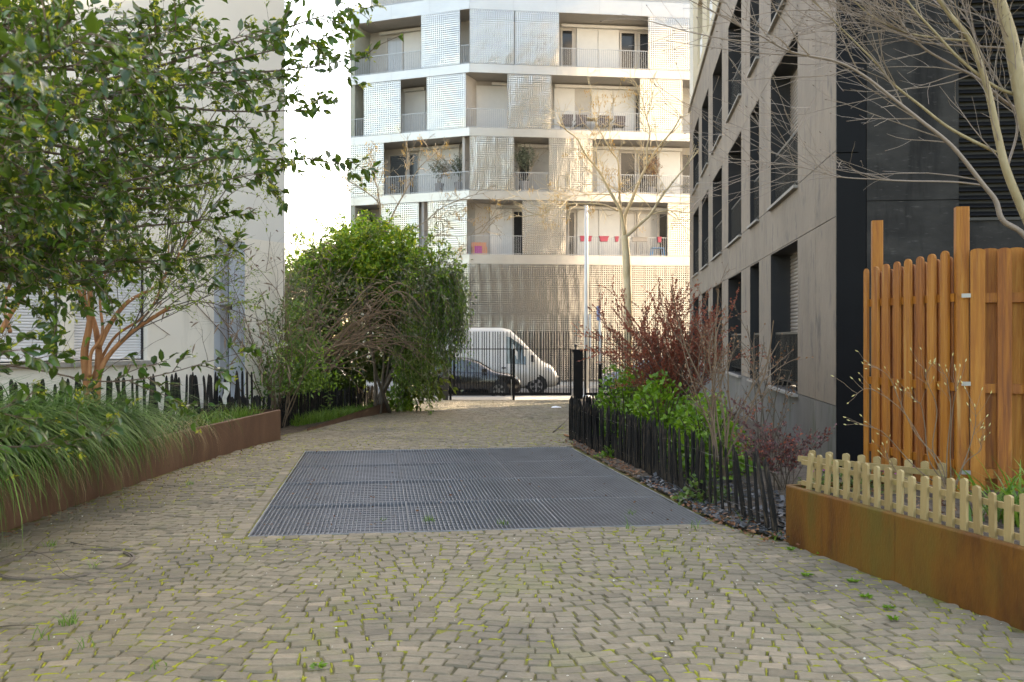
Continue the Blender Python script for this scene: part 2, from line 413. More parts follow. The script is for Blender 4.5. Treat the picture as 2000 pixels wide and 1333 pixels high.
def blades(mb, pos, az, Ln, W, bend, rng, seg=5, lean=.15, rnd=None):
    """Arching grass blades."""
    n = len(pos); pos = np.asarray(pos, float)
    Ln = np.broadcast_to(Ln, (n,)); W = np.broadcast_to(W, (n,)); bend = np.broadcast_to(bend, (n,)); lean = np.broadcast_to(lean, (n,))
    h = np.stack([np.cos(az), np.sin(az), np.zeros(n)], 1); sd_ = np.stack([-np.sin(az), np.cos(az), np.zeros(n)], 1)
    p = pos.copy(); rows = []
    for i in range(seg + 1):
        t = i / seg
        wd = W * (1 - t ** 1.8) + .0004
        tw = sd_ * wd[:, None]
        rows.append(np.stack([p - tw, p + tw], 1))
        a = lean + bend * (t + .5 / seg)
        p = p + (h * np.sin(a)[:, None] + np.array([0, 0, 1.]) * np.cos(a)[:, None]) * (Ln / seg)[:, None]
    v = np.stack(rows, 1).reshape(n, -1, 3)          # n, (seg+1)*2, 3
    k = (seg + 1) * 2
    fc = np.array([[2 * i, 2 * i + 1, 2 * i + 3, 2 * i + 2] for i in range(seg)])
    f = (fc[None] + (np.arange(n) * k)[:, None, None]).reshape(-1, 4)
    r_ = rng.random(n) if rnd is None else rnd
    mb.add(v.reshape(-1, 3), f, np.repeat(r_, seg))
def rot_about(d, ang, az, rng):
    """A direction ang away from d, turned az about it."""
    d = d / np.linalg.norm(d)
    r_ = np.array([0, 0, 1.]) if abs(d[2]) < .9 else np.array([1., 0, 0])
    u = np.cross(d, r_); u /= np.linalg.norm(u); v = np.cross(d, u)
    return d * math.cos(ang) + (u * math.cos(az) + v * math.sin(az)) * math.sin(ang)
def grow(mb, p, d, L, r, lvl, rng, twigs=None, wig=.18, grav=0.0, kids=(3, 5), ratio=(.45, .7), ang=(.45, .9), seg=5, rmin=.0012, sides=(6, 5, 4, 3), start=.3, tip=.35, kr=.62, rndv=None):
    """A branch with its side branches; the finest go to twigs as polylines."""
    p = np.array(p, float); d = np.array(d, float); d /= np.linalg.norm(d)
    pts = [p.copy()]; ds = [d.copy()]
    for i in range(seg):
        d = d + rng.normal(0, wig, 3) + np.array([0, 0, grav]); d /= np.linalg.norm(d)
        p = p + d * L / seg; pts.append(p.copy()); ds.append(d.copy())
    rad = np.maximum(r * np.linspace(1, tip, seg + 1), rmin)
    mb.tube(pts, rad, sides[max(0, min(len(sides) - 1, len(sides) - 1 - lvl))], rndv if rndv is not None else rng.random(), cap=False)
    if twigs is not None and lvl <= 1:
        twigs.append((np.array(pts), np.array(ds), lvl))
    if lvl > 0:
        for k in range(rng.integers(kids[0], kids[1] + 1)):
            t = start + (1 - start) * (k + rng.random()) / max(kids[1], 1)
            t = min(t, .98); i = min(int(t * seg), seg - 1); fr = t * seg - i
            q = pts[i] * (1 - fr) + pts[i + 1] * fr
            nd_ = rot_about(ds[i + 1], rng.uniform(*ang), rng.random() * 6.283, rng)
            grow(mb, q, nd_, L * rng.uniform(*ratio), max(rad[i] * kr, rmin), lvl - 1, rng, twigs, wig, grav, kids, ratio, ang, max(3, seg - 1), rmin, sides, start, tip, kr, rndv)
        # continue past the end
    return pts
def sample_twigs(twigs, per_m, rng, lvls=(0, 1), t0=.1):
    """Leaf sites along twigs: positions and outward directions."""
    pos, dr = [], []
    for pts, ds, lv in twigs:
        if lv not in lvls: continue
        ln = np.linalg.norm(np.diff(pts, axis=0), axis=1).sum()
        n = max(1, rng.poisson(ln * per_m))
        t = t0 + (1 - t0) * rng.random(n)
        x = t * (len(pts) - 1); i = np.minimum(x.astype(int), len(pts) - 2); fr = (x - i)[:, None]
        pos.append(pts[i] * (1 - fr) + pts[i + 1] * fr); dr.append(ds[i + 1])
    if not pos: return np.zeros((0, 3)), np.zeros((0, 3))
    return np.concatenate(pos), np.concatenate(dr)
def spline(ctrl, n=12):
    """Catmull-Rom through control points."""
    c = [np.array(tuple(q), float) for q in ctrl]
    c = [2 * c[0] - c[1]] + c + [2 * c[-1] - c[-2]]
    out = []
    m = len(c) - 3
    for i in range(m):
        for k in range(n if i == m - 1 else n):
            t = k / n
            a, b, d_, e = c[i:i + 4]
            out.append(.5 * ((2 * b) + (-a + d_) * t + (2 * a - 5 * b + 4 * d_ - e) * t * t + (-a + 3 * b - 3 * d_ + e) * t ** 3))
    out.append(c[-2])
    return np.array(out)

# ================================================================== THE GROUND
def np_noise(x, y, s=1.0):
    return (np.sin(x * 2.1 * s + 1.3) * np.cos(y * 1.7 * s + .4) + np.sin(x * 4.7 * s - y * 3.9 * s) * .6 + np.cos(x * 9.1 * s + y * 7.7 * s + 2) * .35) / 1.95
GC = [G(487, 1047), G(1392, 1022), G(1110, 873), G(597, 882)]       # corners of the grating
GZ1 = gz(31.5)
Lb = [(-9, 1.5), (-5.6, 5.0), tuple(G(-150, 1100)[:2]), tuple(G(0, 1040)[:2]), tuple(G(150, 985)[:2]), tuple(G(350, 915)[:2]), tuple(G(548, 858)[:2]),
      (-3.9, 15.6), tuple(G(600, 840)[:2]), tuple(G(690, 818)[:2]), tuple(G(757, 806)[:2]), (-3.7, 31.5)]
Rb = [(4.3, 0.5), tuple(G(2000, 1230)[:2]), tuple(G(1535, 1060)[:2]), tuple(G(1400, 1022)[:2]), (GC[2].x + .05, GC[2].y), (.95, 15.2), (1.5, 22), (2.1, 31.5)]
Lb.sort(key=lambda q: q[1]); Rb.sort(key=lambda q: q[1])
def Lx(y): return np.interp(y, [q[1] for q in Lb], [q[0] for q in Lb])
def Rx(y): return np.interp(y, [q[1] for q in Rb], [q[0] for q in Rb])

mb = MB(); mb.box((-900, -900, -1.4), (900, 900, -1.2)); struct('ground', mb, 'soil')
mb = MB()
J = -.009
o1, o2, o3, o4 = V(-40, -40, J), V(40, -40, J), V(40, 14.3, J), V(-40, 14.3, J)
c1, c2, c3, c4 = [V(q.x, q.y, J) for q in GC]
for q in ((o1, o2, c2, c1), (o2, o3, c3, c2), (o3, o4, c4, c3), (o4, o1, c1, c4)): mb.quad(*q)
mb.quad(V(-40, 14.3, J), V(40, 14.3, J), V(40, 31.5, GZ1 + J), V(-40, 31.5, GZ1 + J))
struct('courtyard_ground', mb, 'joint')
mb = MB()
D = V(0, 0, -1.1)
for i in range(4):
    a_, b_ = V(*GC[i][:2], J), V(*GC[(i + 1) % 4][:2], J)
    mb.quad(a_, b_, b_ + D, a_ + D)
mb.quad(*[V(*q[:2], -1.1) for q in GC])
struct('drain_pit_floor', mb, 'pit')
# street beyond the gate
mb = MB(); mb.box((-40, 31.5, GZ1 - .3), (40, 33.2, GZ1 - .005)); struct('street_pavement', mb, 'pavement')
mb = MB(); mb.box((-40, 33.2, GZ1 - .3), (40, 33.36, GZ1 + .004)); struct('kerb', mb, 'granite')
mb = MB(); mb.box((-80, 33.36, -.9), (80, 41.2, -.56)); struct('road', mb, 'asphalt')
mb = MB(); mb.box((-80, 41.2, -.9), (80, 60, -.44)); struct('far_pavement', mb, 'pavement')
mb = MB(); mb.box((-80, 41.04, -.9), (80, 41.2, -.432)); struct('far_kerb', mb, 'granite')

# cobbles in shallow arcs
rng = np.random.default_rng(5)
ga = (GC[1] - GC[0]); gb = (GC[3] - GC[0])
g0 = np.array(GC[0][:2]); gm = np.linalg.inv(np.array([[ga.x, gb.x], [ga.y, gb.y]]))
gc4 = np.array([q[:2] for q in GC])
def in_grate(x, y, pad):
    """Inside the grating's four sides, widened by pad metres."""
    ok = np.ones(np.shape(x), bool)
    for i in range(4):
        a_, b_ = gc4[i], gc4[(i + 1) % 4]
        e = b_ - a_; e = e / np.linalg.norm(e); nrm = np.array([e[1], -e[0]])
        ok &= ((x - a_[0]) * nrm[0] + (y - a_[1]) * nrm[1]) < pad
    return ok
KW = 2 * np.pi / 1.42; AW = .062
st_c = []; st_r = []; jt = []
v = 2.6
while v < 31.4:
    h = rng.uniform(.088, .115)
    u = -9.0 + rng.random() * .12
    while u < 4.6:
        wd = rng.choice([.09, .115, .125, .135, .15], p=[.06, .27, .32, .25, .10]) * rng.uniform(.94, 1.06)
        uc = u + wd / 2
        st_c.append((uc, v + h / 2, wd, h)); u += wd
    v += h
st = np.array(st_c); n = len(st)
uu, vv_, ww, hh = st.T
ph = uu - .35 * np.floor(vv_ / 3.1) * 0 + .55
slope = -AW * KW * np.sin(KW * ph)
xc = uu; yc = vv_ + AW * np.cos(KW * ph)
keep = (xc > Lx(yc) + .03) & (xc < Rx(yc) - .03) & ~in_grate(xc, yc, .155) & (yc < 31.45) & (np.abs(xc) < .62 * yc + .6) & (np.hypot(xc + 3.17, yc - 6.84) > -1)
MHC = np.array([G(128, 1100).x, G(128, 1100).y])
rm = np.hypot(xc - MHC[0], yc - MHC[1]); keep &= ~((rm > .415) & (rm < .475))
uu, vv_, ww, hh, slope, xc, yc = [a[keep] for a in (uu, vv_, ww, hh, slope, xc, yc)]
th = np.arctan(slope)
cs, sn = np.cos(th), np.sin(th)
# border course round the grating
bx = []
for i in range(4):
    a_, b_ = np.array(GC[i][:2]), np.array(GC[(i + 1) % 4][:2])
    e = (b_ - a_); ln = np.linalg.norm(e); e /= ln; nrm = np.array([e[1], -e[0]])
    t = .0
    while t < ln:
        wd = rng.uniform(.11, .16)
        c = a_ + e * (t + wd / 2) + nrm * .09
        if i != 1: bx.append((c[0], c[1], wd, .125, math.atan2(e[1], e[0])))
        t += wd
bx = np.array(bx)
xc = np.concatenate([xc, bx[:, 0]]); yc = np.concatenate([yc, bx[:, 1]]); ww = np.concatenate([ww, bx[:, 2]]); hh = np.concatenate([hh, bx[:, 3]])
cs = np.concatenate([cs, np.cos(bx[:, 4])]); sn = np.concatenate([sn, np.sin(bx[:, 4])]); n = len(xc)
gapx = rng.uniform(.003, .0075, n); gapy = rng.uniform(.0035, .0065, n)
sx = np.array([-1, 1, 1, -1]); sy = np.array([-1, -1, 1, 1])
dx = sx[None] * (ww / 2 - gapx)[:, None] + rng.normal(0, .003, (n, 4)); dy = sy[None] * (hh / 2 - gapy)[:, None] + rng.normal(0, .0025, (n, 4))
X = xc[:, None] + dx * cs[:, None] - dy * sn[:, None]; Y = yc[:, None] + dx * sn[:, None] + dy * cs[:, None]
gzv = np.vectorize(gz)
Z0 = gzv(Y)
lift = rng.normal(0, .0028, n)[:, None] + rng.normal(0, .0016, (n, 4))
ins = .915
Xi = X.mean(1, keepdims=True) + (X - X.mean(1, keepdims=True)) * ins; Yi = Y.mean(1, keepdims=True) + (Y - Y.mean(1, keepdims=True)) * (ins - .04)
SV = np.concatenate([np.stack([X, Y, Z0 - .03], -1), np.stack([X, Y, Z0 - .007 + lift * .5], -1), np.stack([Xi, Yi, Z0 + lift], -1)], 1)   # n,12,3
SF = np.array([[0, 1, 5, 4], [1, 2, 6, 5], [2, 3, 7, 6], [3, 0, 4, 7], [4, 5, 9, 8], [5, 6, 10, 9], [6, 7, 11, 10], [7, 4, 8, 11], [8, 9, 10, 11]])
srnd = np.clip(rng.normal(.48, .21, n), 0, 1)
pxs = CX + F * xc / yc; pys = HY + F * CZ / yc
near = np.where((pxs > 0) & (pxs < 2000) & (pys < 1338))[0]
near = near[np.argsort(yc[near])][:300]
mask = np.ones(n, bool); mask[near] = False
pav = bpy.data.objects.new('cobble_paving', None); COL.objects.link(pav); pav['kind'] = 'structure'
for i in near:
    m1 = MB(); m1.add(SV[i], SF, srnd[i]); m1.build('cobble', 'cobble', pav)
m1 = MB(); idx = np.where(mask)[0]
m1.add(SV[idx].reshape(-1, 3), (SF[None] + (np.arange(len(idx)) * 12)[:, None, None]).reshape(-1, 4), np.repeat(srnd[idx], 9))
m1.build('cobble_field', 'cobble', pav, kind='stuff')
# cushions of moss in the cross joints
mp_ = 1.3 * np_noise(xc, yc, .42) + rng.normal(0, .35, n)
ms = np.where((mp_ > -.4) & (yc < 20))[0]
m1 = MB(); vs_, fs_, rs_ = [], [], []
for i in ms:
    k = rng.integers(1, 5)
    for _ in range(k):
        sidej = rng.random() < .65
        if sidej: px_, py_ = ww[i] / 2, rng.uniform(-.5, .5) * hh[i]; ex, ey = .004 + .004 * rng.random(), .016 + .032 * rng.random()
        else: px_, py_ = rng.uniform(-.5, .5) * ww[i], hh[i] / 2; ex, ey = .016 + .035 * rng.random(), .005 + .004 * rng.random()
        cx_, cy_ = xc[i] + px_ * cs[i] - py_ * sn[i], yc[i] + px_ * sn[i] + py_ * cs[i]
        if in_grate(cx_, cy_, .03): continue
        z_ = gz(cy_)
        a6 = np.arange(6) * np.pi / 3 + rng.random()
        rr = rng.uniform(.75, 1.25, 6)
        ox, oy = ex * np.cos(a6) * rr, ey * np.sin(a6) * rr
        ring = np.stack([cx_ + ox * cs[i] - oy * sn[i], cy_ + ox * sn[i] + oy * cs[i], np.full(6, z_ - .010)], 1)
        r2 = np.stack([cx_ + (ox * cs[i] - oy * sn[i]) * .7, cy_ + (ox * sn[i] + oy * cs[i]) * .7, np.full(6, z_ + rng.uniform(-.007, .0))], 1)
        b = len(vs_) * 13
        vs_.append(np.concatenate([ring, r2, [[cx_, cy_, z_ + rng.uniform(-.004, .003)]]]))
        rs_.append(rng.random())
if vs_:
    q4 = np.array([[j, (j + 1) % 6, 6 + (j + 1) % 6, 6 + j] for j in range(6)]); q3 = np.array([[6 + j, 6 + (j + 1) % 6, 12] for j in range(6)])
    nn = len(vs_); off = (np.arange(nn) * 13)[:, None, None]
    b0 = m1.nv; m1.v.append(np.concatenate(vs_)); m1.nv += nn * 13
    for q in (q4, q3):
        m1.f.append((q[None] + off).reshape(-1, q.shape[1]) + b0); m1.r.append(np.repeat(np.array(rs_), 6))
mo = m1.build('moss', 'moss', smooth=True, kind='stuff'); tag(mo, 'yellow green moss growing in the joints between the cobbles', 'moss')

# ------------------------------------------------------------------ steel grating over the pit
NC, NR = 3, 4
gt = thing('steel_grating', 'large galvanised steel bar grating set flush in the cobbles', 'grating', GC[0])
pa, pb = ga / NC, gb / NR
ea, eb = pa.normalized(), pb.normalized()
m1 = MB()
la, lb = pa.length, pb.length; g = .004
nb = int((la - 2 * g) / .036)
for k in range(nb + 1):
    x = g + (la - 2 * g - .005) * k / nb
    m1.obox(ea * x + eb * g + V(0, 0, -.032), ea * .0035, eb * (lb - 2 * g), V(0, 0, .034))
panel_bars = m1.mesh('bearing_bars'); panel_bars.materials.append(MT['galvanised'])
m1 = MB()
nb2 = int(lb / .11)
for k in range(1, nb2):
    y = lb * k / nb2
    m1.obox(ea * g + eb * y + V(0, 0, -.03), ea * (la - 2 * g), eb * .004, V(0, 0, .008))
m1.obox(ea * g + eb * g + V(0, 0, -.033), ea * (la - 2 * g), eb * .004, V(0, 0, .024)); m1.obox(ea * g + eb * (lb - g - .005) + V(0, 0, -.033), ea * (la - 2 * g), eb * .004, V(0, 0, .024))
sky_sheet_m = MB(); sky_sheet_m.obox(ea * g + eb * g + V(0, 0, -.04), ea * (la - 2 * g), eb * (lb - 2 * g), V(0, 0, .004)); panel_sky_sheet = sky_sheet_m.mesh('sky_tone_sheet'); panel_sky_sheet.materials.append(MT['sky_tone'])  # added sheet, its blue-grey paints reflected sky between the bars
panel_rods = m1.mesh('cross_rods'); panel_rods.materials.append(MT['galvanised'])
gh = GC[2] - GC[0] - ga - gb
for i in range(NC):
    for j in range(NR):
        o = link('grating_panel', panel_bars, gt); o.matrix_parent_inverse = Matrix(); o.location = pa * i + pb * j + gh * ((i + .5) / NC * (j + .5) / NR) + V(0, 0, rng.uniform(-.002, .002))
        q = bpy.data.objects.new('cross_rods', panel_rods); COL.objects.link(q); q.parent = o
        q = bpy.data.objects.new('sky_tone_sheet', panel_sky_sheet); COL.objects.link(q); q.parent = o
m1 = MB()
for i in range(4):
    a_, b_ = V(*GC[i][:2], -.05), V(*GC[(i + 1) % 4][:2], -.05)
    e = (b_ - a_).normalized(); nr_ = V(e.y, -e.x, 0)
    m1.obox(a_ - e * .01 + nr_ * .004, e * ((b_ - a_).length + .02), nr_ * .008, V(0, 0, .050))
m1.build('frame', 'galvanised', gt)
m1 = MB()
for i in range(1, 4):
    a_ = GC[0] + gb * i / NR
    m1.obox(a_ + V(0, 0, -.2), ga + gh * i / NR, eb * .08, V(0, 0, .16))
m1.build('support_beam', 'pit', gt)

# ------------------------------------------------------------------ planting beds
def bed(name, ys, fa, fb, z, nx=14, amp=.03, mat='soil'):
    m1 = MB(); vv = []
    for y in ys:
        for k in range(nx + 1):
            x = fa(y) + (fb(y) - fa(y)) * k / nx
            vv.append((x, y, z(x, y) + amp * np_noise(np.array(x), np.array(y), 2.3)))
    ff = [(i * (nx + 1) + k, i * (nx + 1) + k + 1, (i + 1) * (nx + 1) + k + 1, (i + 1) * (nx + 1) + k) for i in range(len(ys) - 1) for k in range(nx)]
    m1.add(vv, np.array(ff)); return struct(name, m1, mat, smooth=True)
DB0 = V(3.55, 10.55, 0); DBu = V(.1163, .9932, 0).normalized(); DBn = V(-DBu.y, DBu.x, 0)       # dark building: corner, facade direction, outward normal
LA = V(-4.2, 17.8, 0); LBu = V(-.485, -.875, 0).normalized(); LBn = V(-LBu.y, LBu.x, 0)       # left building: far corner, facade direction towards the camera
if LBn.x < 0: LBn = -LBn
bed('planting_bed', list(np.linspace(7.45, 31.4, 70)), lambda y: float(Rx(y)) + .02, lambda y: 9.0, lambda x, y: gz(y) + .015 + .16 * min(1, max(0, (x - float(Rx(y))) / 1.6)))
bed('planter_soil', list(np.linspace(4.9, 15.1, 40)), lambda y: float(Lx(y)) - .02, lambda y: float(Lx(y)) - 5.5, lambda x, y: .40, amp=.03)
bed('border_soil', list(np.linspace(15.45, 31.4, 50)), lambda y: float(Lx(y)) - .03, lambda y: float(Lx(y)) - 9, lambda x, y: gz(y) - .02 + .12 * min(1, max(0, (float(Lx(y)) - x)) / .35))
PR0, PR1 = G(1535, 1060), G(2000, 1230)
pe = (PR1 - PR0).normalized(); pn = V(-pe.y, pe.x, 0)
if pn.x < 0: pn = -pn
m1 = MB(); vv = []
for i in range(30):
    for k in range(24):
        q = PR0 + pe * (i * .16 + .01) + pn * (k * .14 + .005)
        vv.append((q.x, q.y, .405 + .025 * float(np_noise(np.array(q.x), np.array(q.y), 3))))
m1.add(vv, np.array([(i * 24 + k, i * 24 + k + 1, (i + 1) * 24 + k + 1, (i + 1) * 24 + k) for i in range(29) for k in range(23)]))
struct('planter_bed_soil', m1, 'soil', smooth=True)

# ------------------------------------------------------------------ corten planters
def corten_wall(m1, pts, z0, z1, th=.012, lip=.045):
    """Folded steel wall: sheet plus a folded-in top lip."""
    for i in range(len(pts) - 1):
        a_, b_ = V(*pts[i][:2], 0), V(*pts[i + 1][:2], 0)
        e = b_ - a_; nn_ = V(-e.y, e.x, 0).normalized()
        za, zb = z0[i], z0[i + 1]; ta, tb = z1[i], z1[i + 1]
        for off, h0, h1 in ((0, 0, 0),):
            p = [V(a_.x, a_.y, za), V(b_.x, b_.y, zb), V(b_.x, b_.y, tb - .012), V(a_.x, a_.y, ta - .012)]
            m1.prism(p, nn_ * th)
            r_ = [V(a_.x, a_.y, ta - .012), V(b_.x, b_.y, tb - .012), V(b_.x, b_.y, tb - .003) + nn_ * .004, V(a_.x, a_.y, ta - .003) + nn_ * .004]
            m1.quad(*r_)
            r2 = [r_[3], r_[2], V(b_.x, b_.y, tb) + nn_ * .014, V(a_.x, a_.y, ta) + nn_ * .014]
            m1.quad(*r2)
            m1.quad(r2[3], r2[2], V(b_.x, b_.y, tb) + nn_ * lip, V(a_.x, a_.y, ta) + nn_ * lip)
    return m1
pl = thing('corten_planter', 'orange rust steel planter wall below the low picket fence', 'planter', PR0)
half = (PR1 - PR0).length * .545
m1 = MB(); a_ = PR0; b_ = PR0 + pe * half
corten_wall(m1, [a_, b_], [-.03, -.03], [.448, .446]); m1.build('steel_panel', 'corten', pl)
m1 = MB(); corten_wall(m1, [b_ + pe * .003, b_ + pe * 2.6], [-.03, -.03], [.446, .44]); m1.build('steel_panel', 'corten', pl)
m1 = MB(); corten_wall(m1, [PR0 + pn * 2.5 + pe * .006, PR0 + pn * .014 + pe * .006], [-.03, -.03], [.447, .447], th=-.012, lip=-.04); m1.build('end_panel', 'corten', pl)
LPP = [G(548, 858), G(350, 915), G(150, 985), G(0, 1040), G(-150, 1100), V(-5.7, 5.0, 0)]
pl = thing('corten_planter', 'brown rust steel planter wall beneath the overhanging grasses', 'planter', LPP[0])
for i in range(len(LPP) - 1):
    m1 = MB(); e = (LPP[i + 1] - LPP[i]).normalized()
    corten_wall(m1, [LPP[i + 1], LPP[i]], [-.03] * 2, [.446] * 2, lip=.04); m1.build('steel_panel', 'corten_left', pl)
m1 = MB(); q = LPP[0]; corten_wall(m1, [q, q + V(-2.2, .45, 0)], [-.05] * 2, [.446] * 2); m1.build('end_panel', 'corten_left', pl)
LP2 = [G(600, 842), G(690, 818), G(757, 806)]
pl = thing('corten_edging', 'low rust steel bed edging beside the far black fence', 'edging', LP2[0])
m1 = MB()
corten_wall(m1, [LP2[2], LP2[1], LP2[0]], [gz(q.y) - .05 for q in LP2[::-1]], [gz(LP2[2].y) + .26, gz(LP2[1].y) + .13, gz(LP2[0].y) + .05], lip=.02)
m1.build('steel_panel', 'corten_left', pl)
m1 = MB(); corten_wall(m1, [LP2[2] + V(-.6, 1.6, 0), LP2[2]], [gz(24)-.1] * 2, [gz(24) + .26] * 2, lip=.02); m1.build('end_panel', 'corten_left', pl)

# ================================================================== DARK BUILDING ON THE RIGHT
def wall_grid(m1, o, u, n_, u0, u1, z0, z1, ops, depth=None, edge=0.0):
    """Front of a wall from u0 to u1 and z0 to z1 with openings left out; edge: thickness of its outer rim."""
    us = sorted({u0, u1, *[min(max(q, u0), u1) for op in ops for q in op[:2]]}); zs = sorted({z0, z1, *[min(max(q, z0), z1) for op in ops for q in op[2:4]]})
    pt = lambda a, z, d=0: o + u * a + V(0, 0, z) - n_ * d
    for i in range(len(us) - 1):
        for j in range(len(zs) - 1):
            a, b, c, d = us[i], us[i + 1], zs[j], zs[j + 1]
            if any(op[0] <= (a + b) / 2 <= op[1] and op[2] <= (c + d) / 2 <= op[3] for op in ops): continue
            m1.quad(pt(a, c), pt(b, c), pt(b, d), pt(a, d))
            if edge:
                if a == u0: m1.quad(pt(a, c), pt(a, d), pt(a, d, edge), pt(a, c, edge))
                if b == u1: m1.quad(pt(b, c), pt(b, d), pt(b, d, edge), pt(b, c, edge))
                if c == z0: m1.quad(pt(a, c), pt(b, c), pt(b, c, edge), pt(a, c, edge))
                if d == z1: m1.quad(pt(a, d), pt(b, d), pt(b, d, edge), pt(a, d, edge))
def reveal(m1, o, u, n_, op, d, d0=0.0):
    a, b, c, e = op[:4]
    pt = lambda q, z, dd: o + u * q + V(0, 0, z) - n_ * dd
    for (q0, w0, q1, w1) in ((a, c, a, e), (b, c, b, e), (a, c, b, c), (a, e, b, e)):
        m1.quad(pt(q0, w0, d0), pt(q1, w1, d0), pt(q1, w1, d), pt(q0, w0, d))
def slats(m1, o, u, n_, a, b, c, e, dd, pitch=.055, amp=.014):
    """Roller shutter curtain of curved slats."""
    k = max(2, int((e - c) / pitch)); prof = []
    for i in range(k):
        z = c + (e - c) * i / k; p = (e - c) / k
        prof += [(z, 0), (z + p * .2, amp * .75), (z + p * .5, amp), (z + p * .82, amp * .7), (z + p * .93, 0)]
    prof.append((e, 0))
    for i in range(len(prof) - 1):
        z0, d0 = prof[i]; z1, d1 = prof[i + 1]
        m1.quad(o + u * a + V(0, 0, z0) - n_ * (dd - d0), o + u * b + V(0, 0, z0) - n_ * (dd - d0), o + u * b + V(0, 0, z1) - n_ * (dd - d1), o + u * a + V(0, 0, z1) - n_ * (dd - d1))

db = thing('dark_apartment_building', 'taupe concrete apartment building with deep dark windows and black end wall', 'building', DB0)
DCOL = [(2.35, 4.73), (6.07, 7.27), (8.62, 11.05), (12.45, 14.87), (16.2, 18.45), (19.7, 22.1)]
DROW = [(.85, 2.91), (3.65, 5.71), (6.45, 8.51)]
dops = [(a, b, c, d) for a, b in DCOL for c, d in DROW]
UJ = [0.0, 1.13, 5.4, 7.95, 11.75, 15.5, 19.05, 23.9]; ZJ = [-.15, .85, 2.93, 3.65, 5.73, 6.45, 8.53, 9.62]
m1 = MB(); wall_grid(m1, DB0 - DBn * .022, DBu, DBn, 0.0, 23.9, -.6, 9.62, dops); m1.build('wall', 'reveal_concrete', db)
for i in range(len(UJ) - 1):
    for j in range(len(ZJ) - 1):
        m1 = MB(); gp = .005
        zb = -.75 if j == 0 else ZJ[j] + gp
        wall_grid(m1, DB0, DBu, DBn, UJ[i] + gp, UJ[i + 1] - gp, zb, ZJ[j + 1] - gp, dops, edge=.02)
        m1.build('concrete_panel', 'plinth_concrete' if j == 0 else 'concrete_facade', db)
for ci, (a, b) in enumerate(DCOL):
    for ri, (c, d) in enumerate(DROW):
        m1 = MB(); op = (a, b, c, d)
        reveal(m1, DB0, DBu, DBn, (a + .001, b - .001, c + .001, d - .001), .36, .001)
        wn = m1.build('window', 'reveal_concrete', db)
        m1 = MB()
        if (ci, ri) in ((0, 0), (0, 1), (2, 1), (4, 0), (3, 2), (1, 2)):
            slats(m1, DB0, DBu, DBn, a + .02, b - .02, c + .02, d - .02, .31); m1.build('roller_shutter', 'taupe_shutter', wn)
        else:
            m1.obox(DB0 + DBu * (a + .02) + V(0, 0, c + .02) - DBn * .345, DBu * (b - a - .04), V(0, 0, d - c - .04), DBn * .02); m1.build('pane', 'glazing', wn)
            m1 = MB()
            for q in (a + .02, (a + b) / 2 - .04, b - .1):
                m1.obox(DB0 + DBu * q + V(0, 0, c + .02) - DBn * .32, DBu * .07, V(0, 0, d - c - .04), DBn * .03)
            m1.build('window_frame', 'dark_metal', wn)
        m1 = MB()
        m1.obox(DB0 + DBu * (a - .02) + V(0, 0, c - .045) - DBn * .30, DBu * (b - a + .04), V(0, 0, .04), DBn * .36); m1.build('sill', 'sill_stone', wn)
        m1 = MB(); rt, rb = c + .80, c + .10; dd = .09
        m1.obox(DB0 + DBu * (a + .01) + V(0, 0, rt) - DBn * (dd + .03), DBu * (b - a - .02), V(0, 0, .035), DBn * .05)
        m1.obox(DB0 + DBu * (a + .01) + V(0, 0, rb) - DBn * (dd + .015), DBu * (b - a - .02), V(0, 0, .03), DBn * .03)
        k = int((b - a) / .11)
        for i in range(k + 1):
            m1.obox(DB0 + DBu * (a + .02 + (b - a - .06) * i / k) + V(0, 0, rb) - DBn * (dd + .008), DBu * .014, V(0, 0, rt - rb), DBn * .03)
        for q in (.25, .75):
            m1.obox(DB0 + DBu * (a + (b - a) * q) + V(0, 0, c) - DBn * (dd + .012), DBu * .02, V(0, 0, rb - c), DBn * .02)
        m1.build('railing', 'rail_metal', wn)
# end wall
DS = -DBn                                                          # runs to the right of the corner
EN = -DBu
m1 = MB(); m1.obox(DB0 + DBu * .012 - V(0, 0, .6) + DS * .004, DS * 9.0, DBu * .3, V(0, 0, 10.2)); m1.build('end_wall', 'reveal_concrete', db)
m1 = MB()
def epx(px): # distance along the end wall seen at a pixel column
    s = (px - CX) / F
    return (DB0.x - s * DB0.y) / (s * DS.y - DS.x)
ezz = lambda py, px=1780: CZ + (HY - py) / F * (DB0.y + DS.y * epx(px))
xk = epx(1692)
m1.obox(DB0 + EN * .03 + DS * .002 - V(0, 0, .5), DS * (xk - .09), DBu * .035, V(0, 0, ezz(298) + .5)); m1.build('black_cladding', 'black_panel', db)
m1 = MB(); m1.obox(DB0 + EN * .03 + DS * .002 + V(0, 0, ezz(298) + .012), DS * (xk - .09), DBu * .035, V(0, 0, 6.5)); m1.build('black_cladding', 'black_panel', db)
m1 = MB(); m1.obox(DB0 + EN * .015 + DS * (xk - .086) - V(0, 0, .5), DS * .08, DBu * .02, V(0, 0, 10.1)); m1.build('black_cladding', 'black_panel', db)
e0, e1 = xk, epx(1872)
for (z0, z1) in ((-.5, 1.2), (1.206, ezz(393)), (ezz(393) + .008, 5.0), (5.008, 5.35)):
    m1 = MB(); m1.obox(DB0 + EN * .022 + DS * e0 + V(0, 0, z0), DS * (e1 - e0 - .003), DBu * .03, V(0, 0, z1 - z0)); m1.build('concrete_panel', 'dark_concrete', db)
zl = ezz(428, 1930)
m1 = MB(); m1.obox(DB0 + EN * .022 + DS * e1 + V(0, 0, -.5), DS * 5.0, DBu * .03, V(0, 0, zl + .5 - .02)); m1.build('concrete_panel', 'dark_concrete', db)
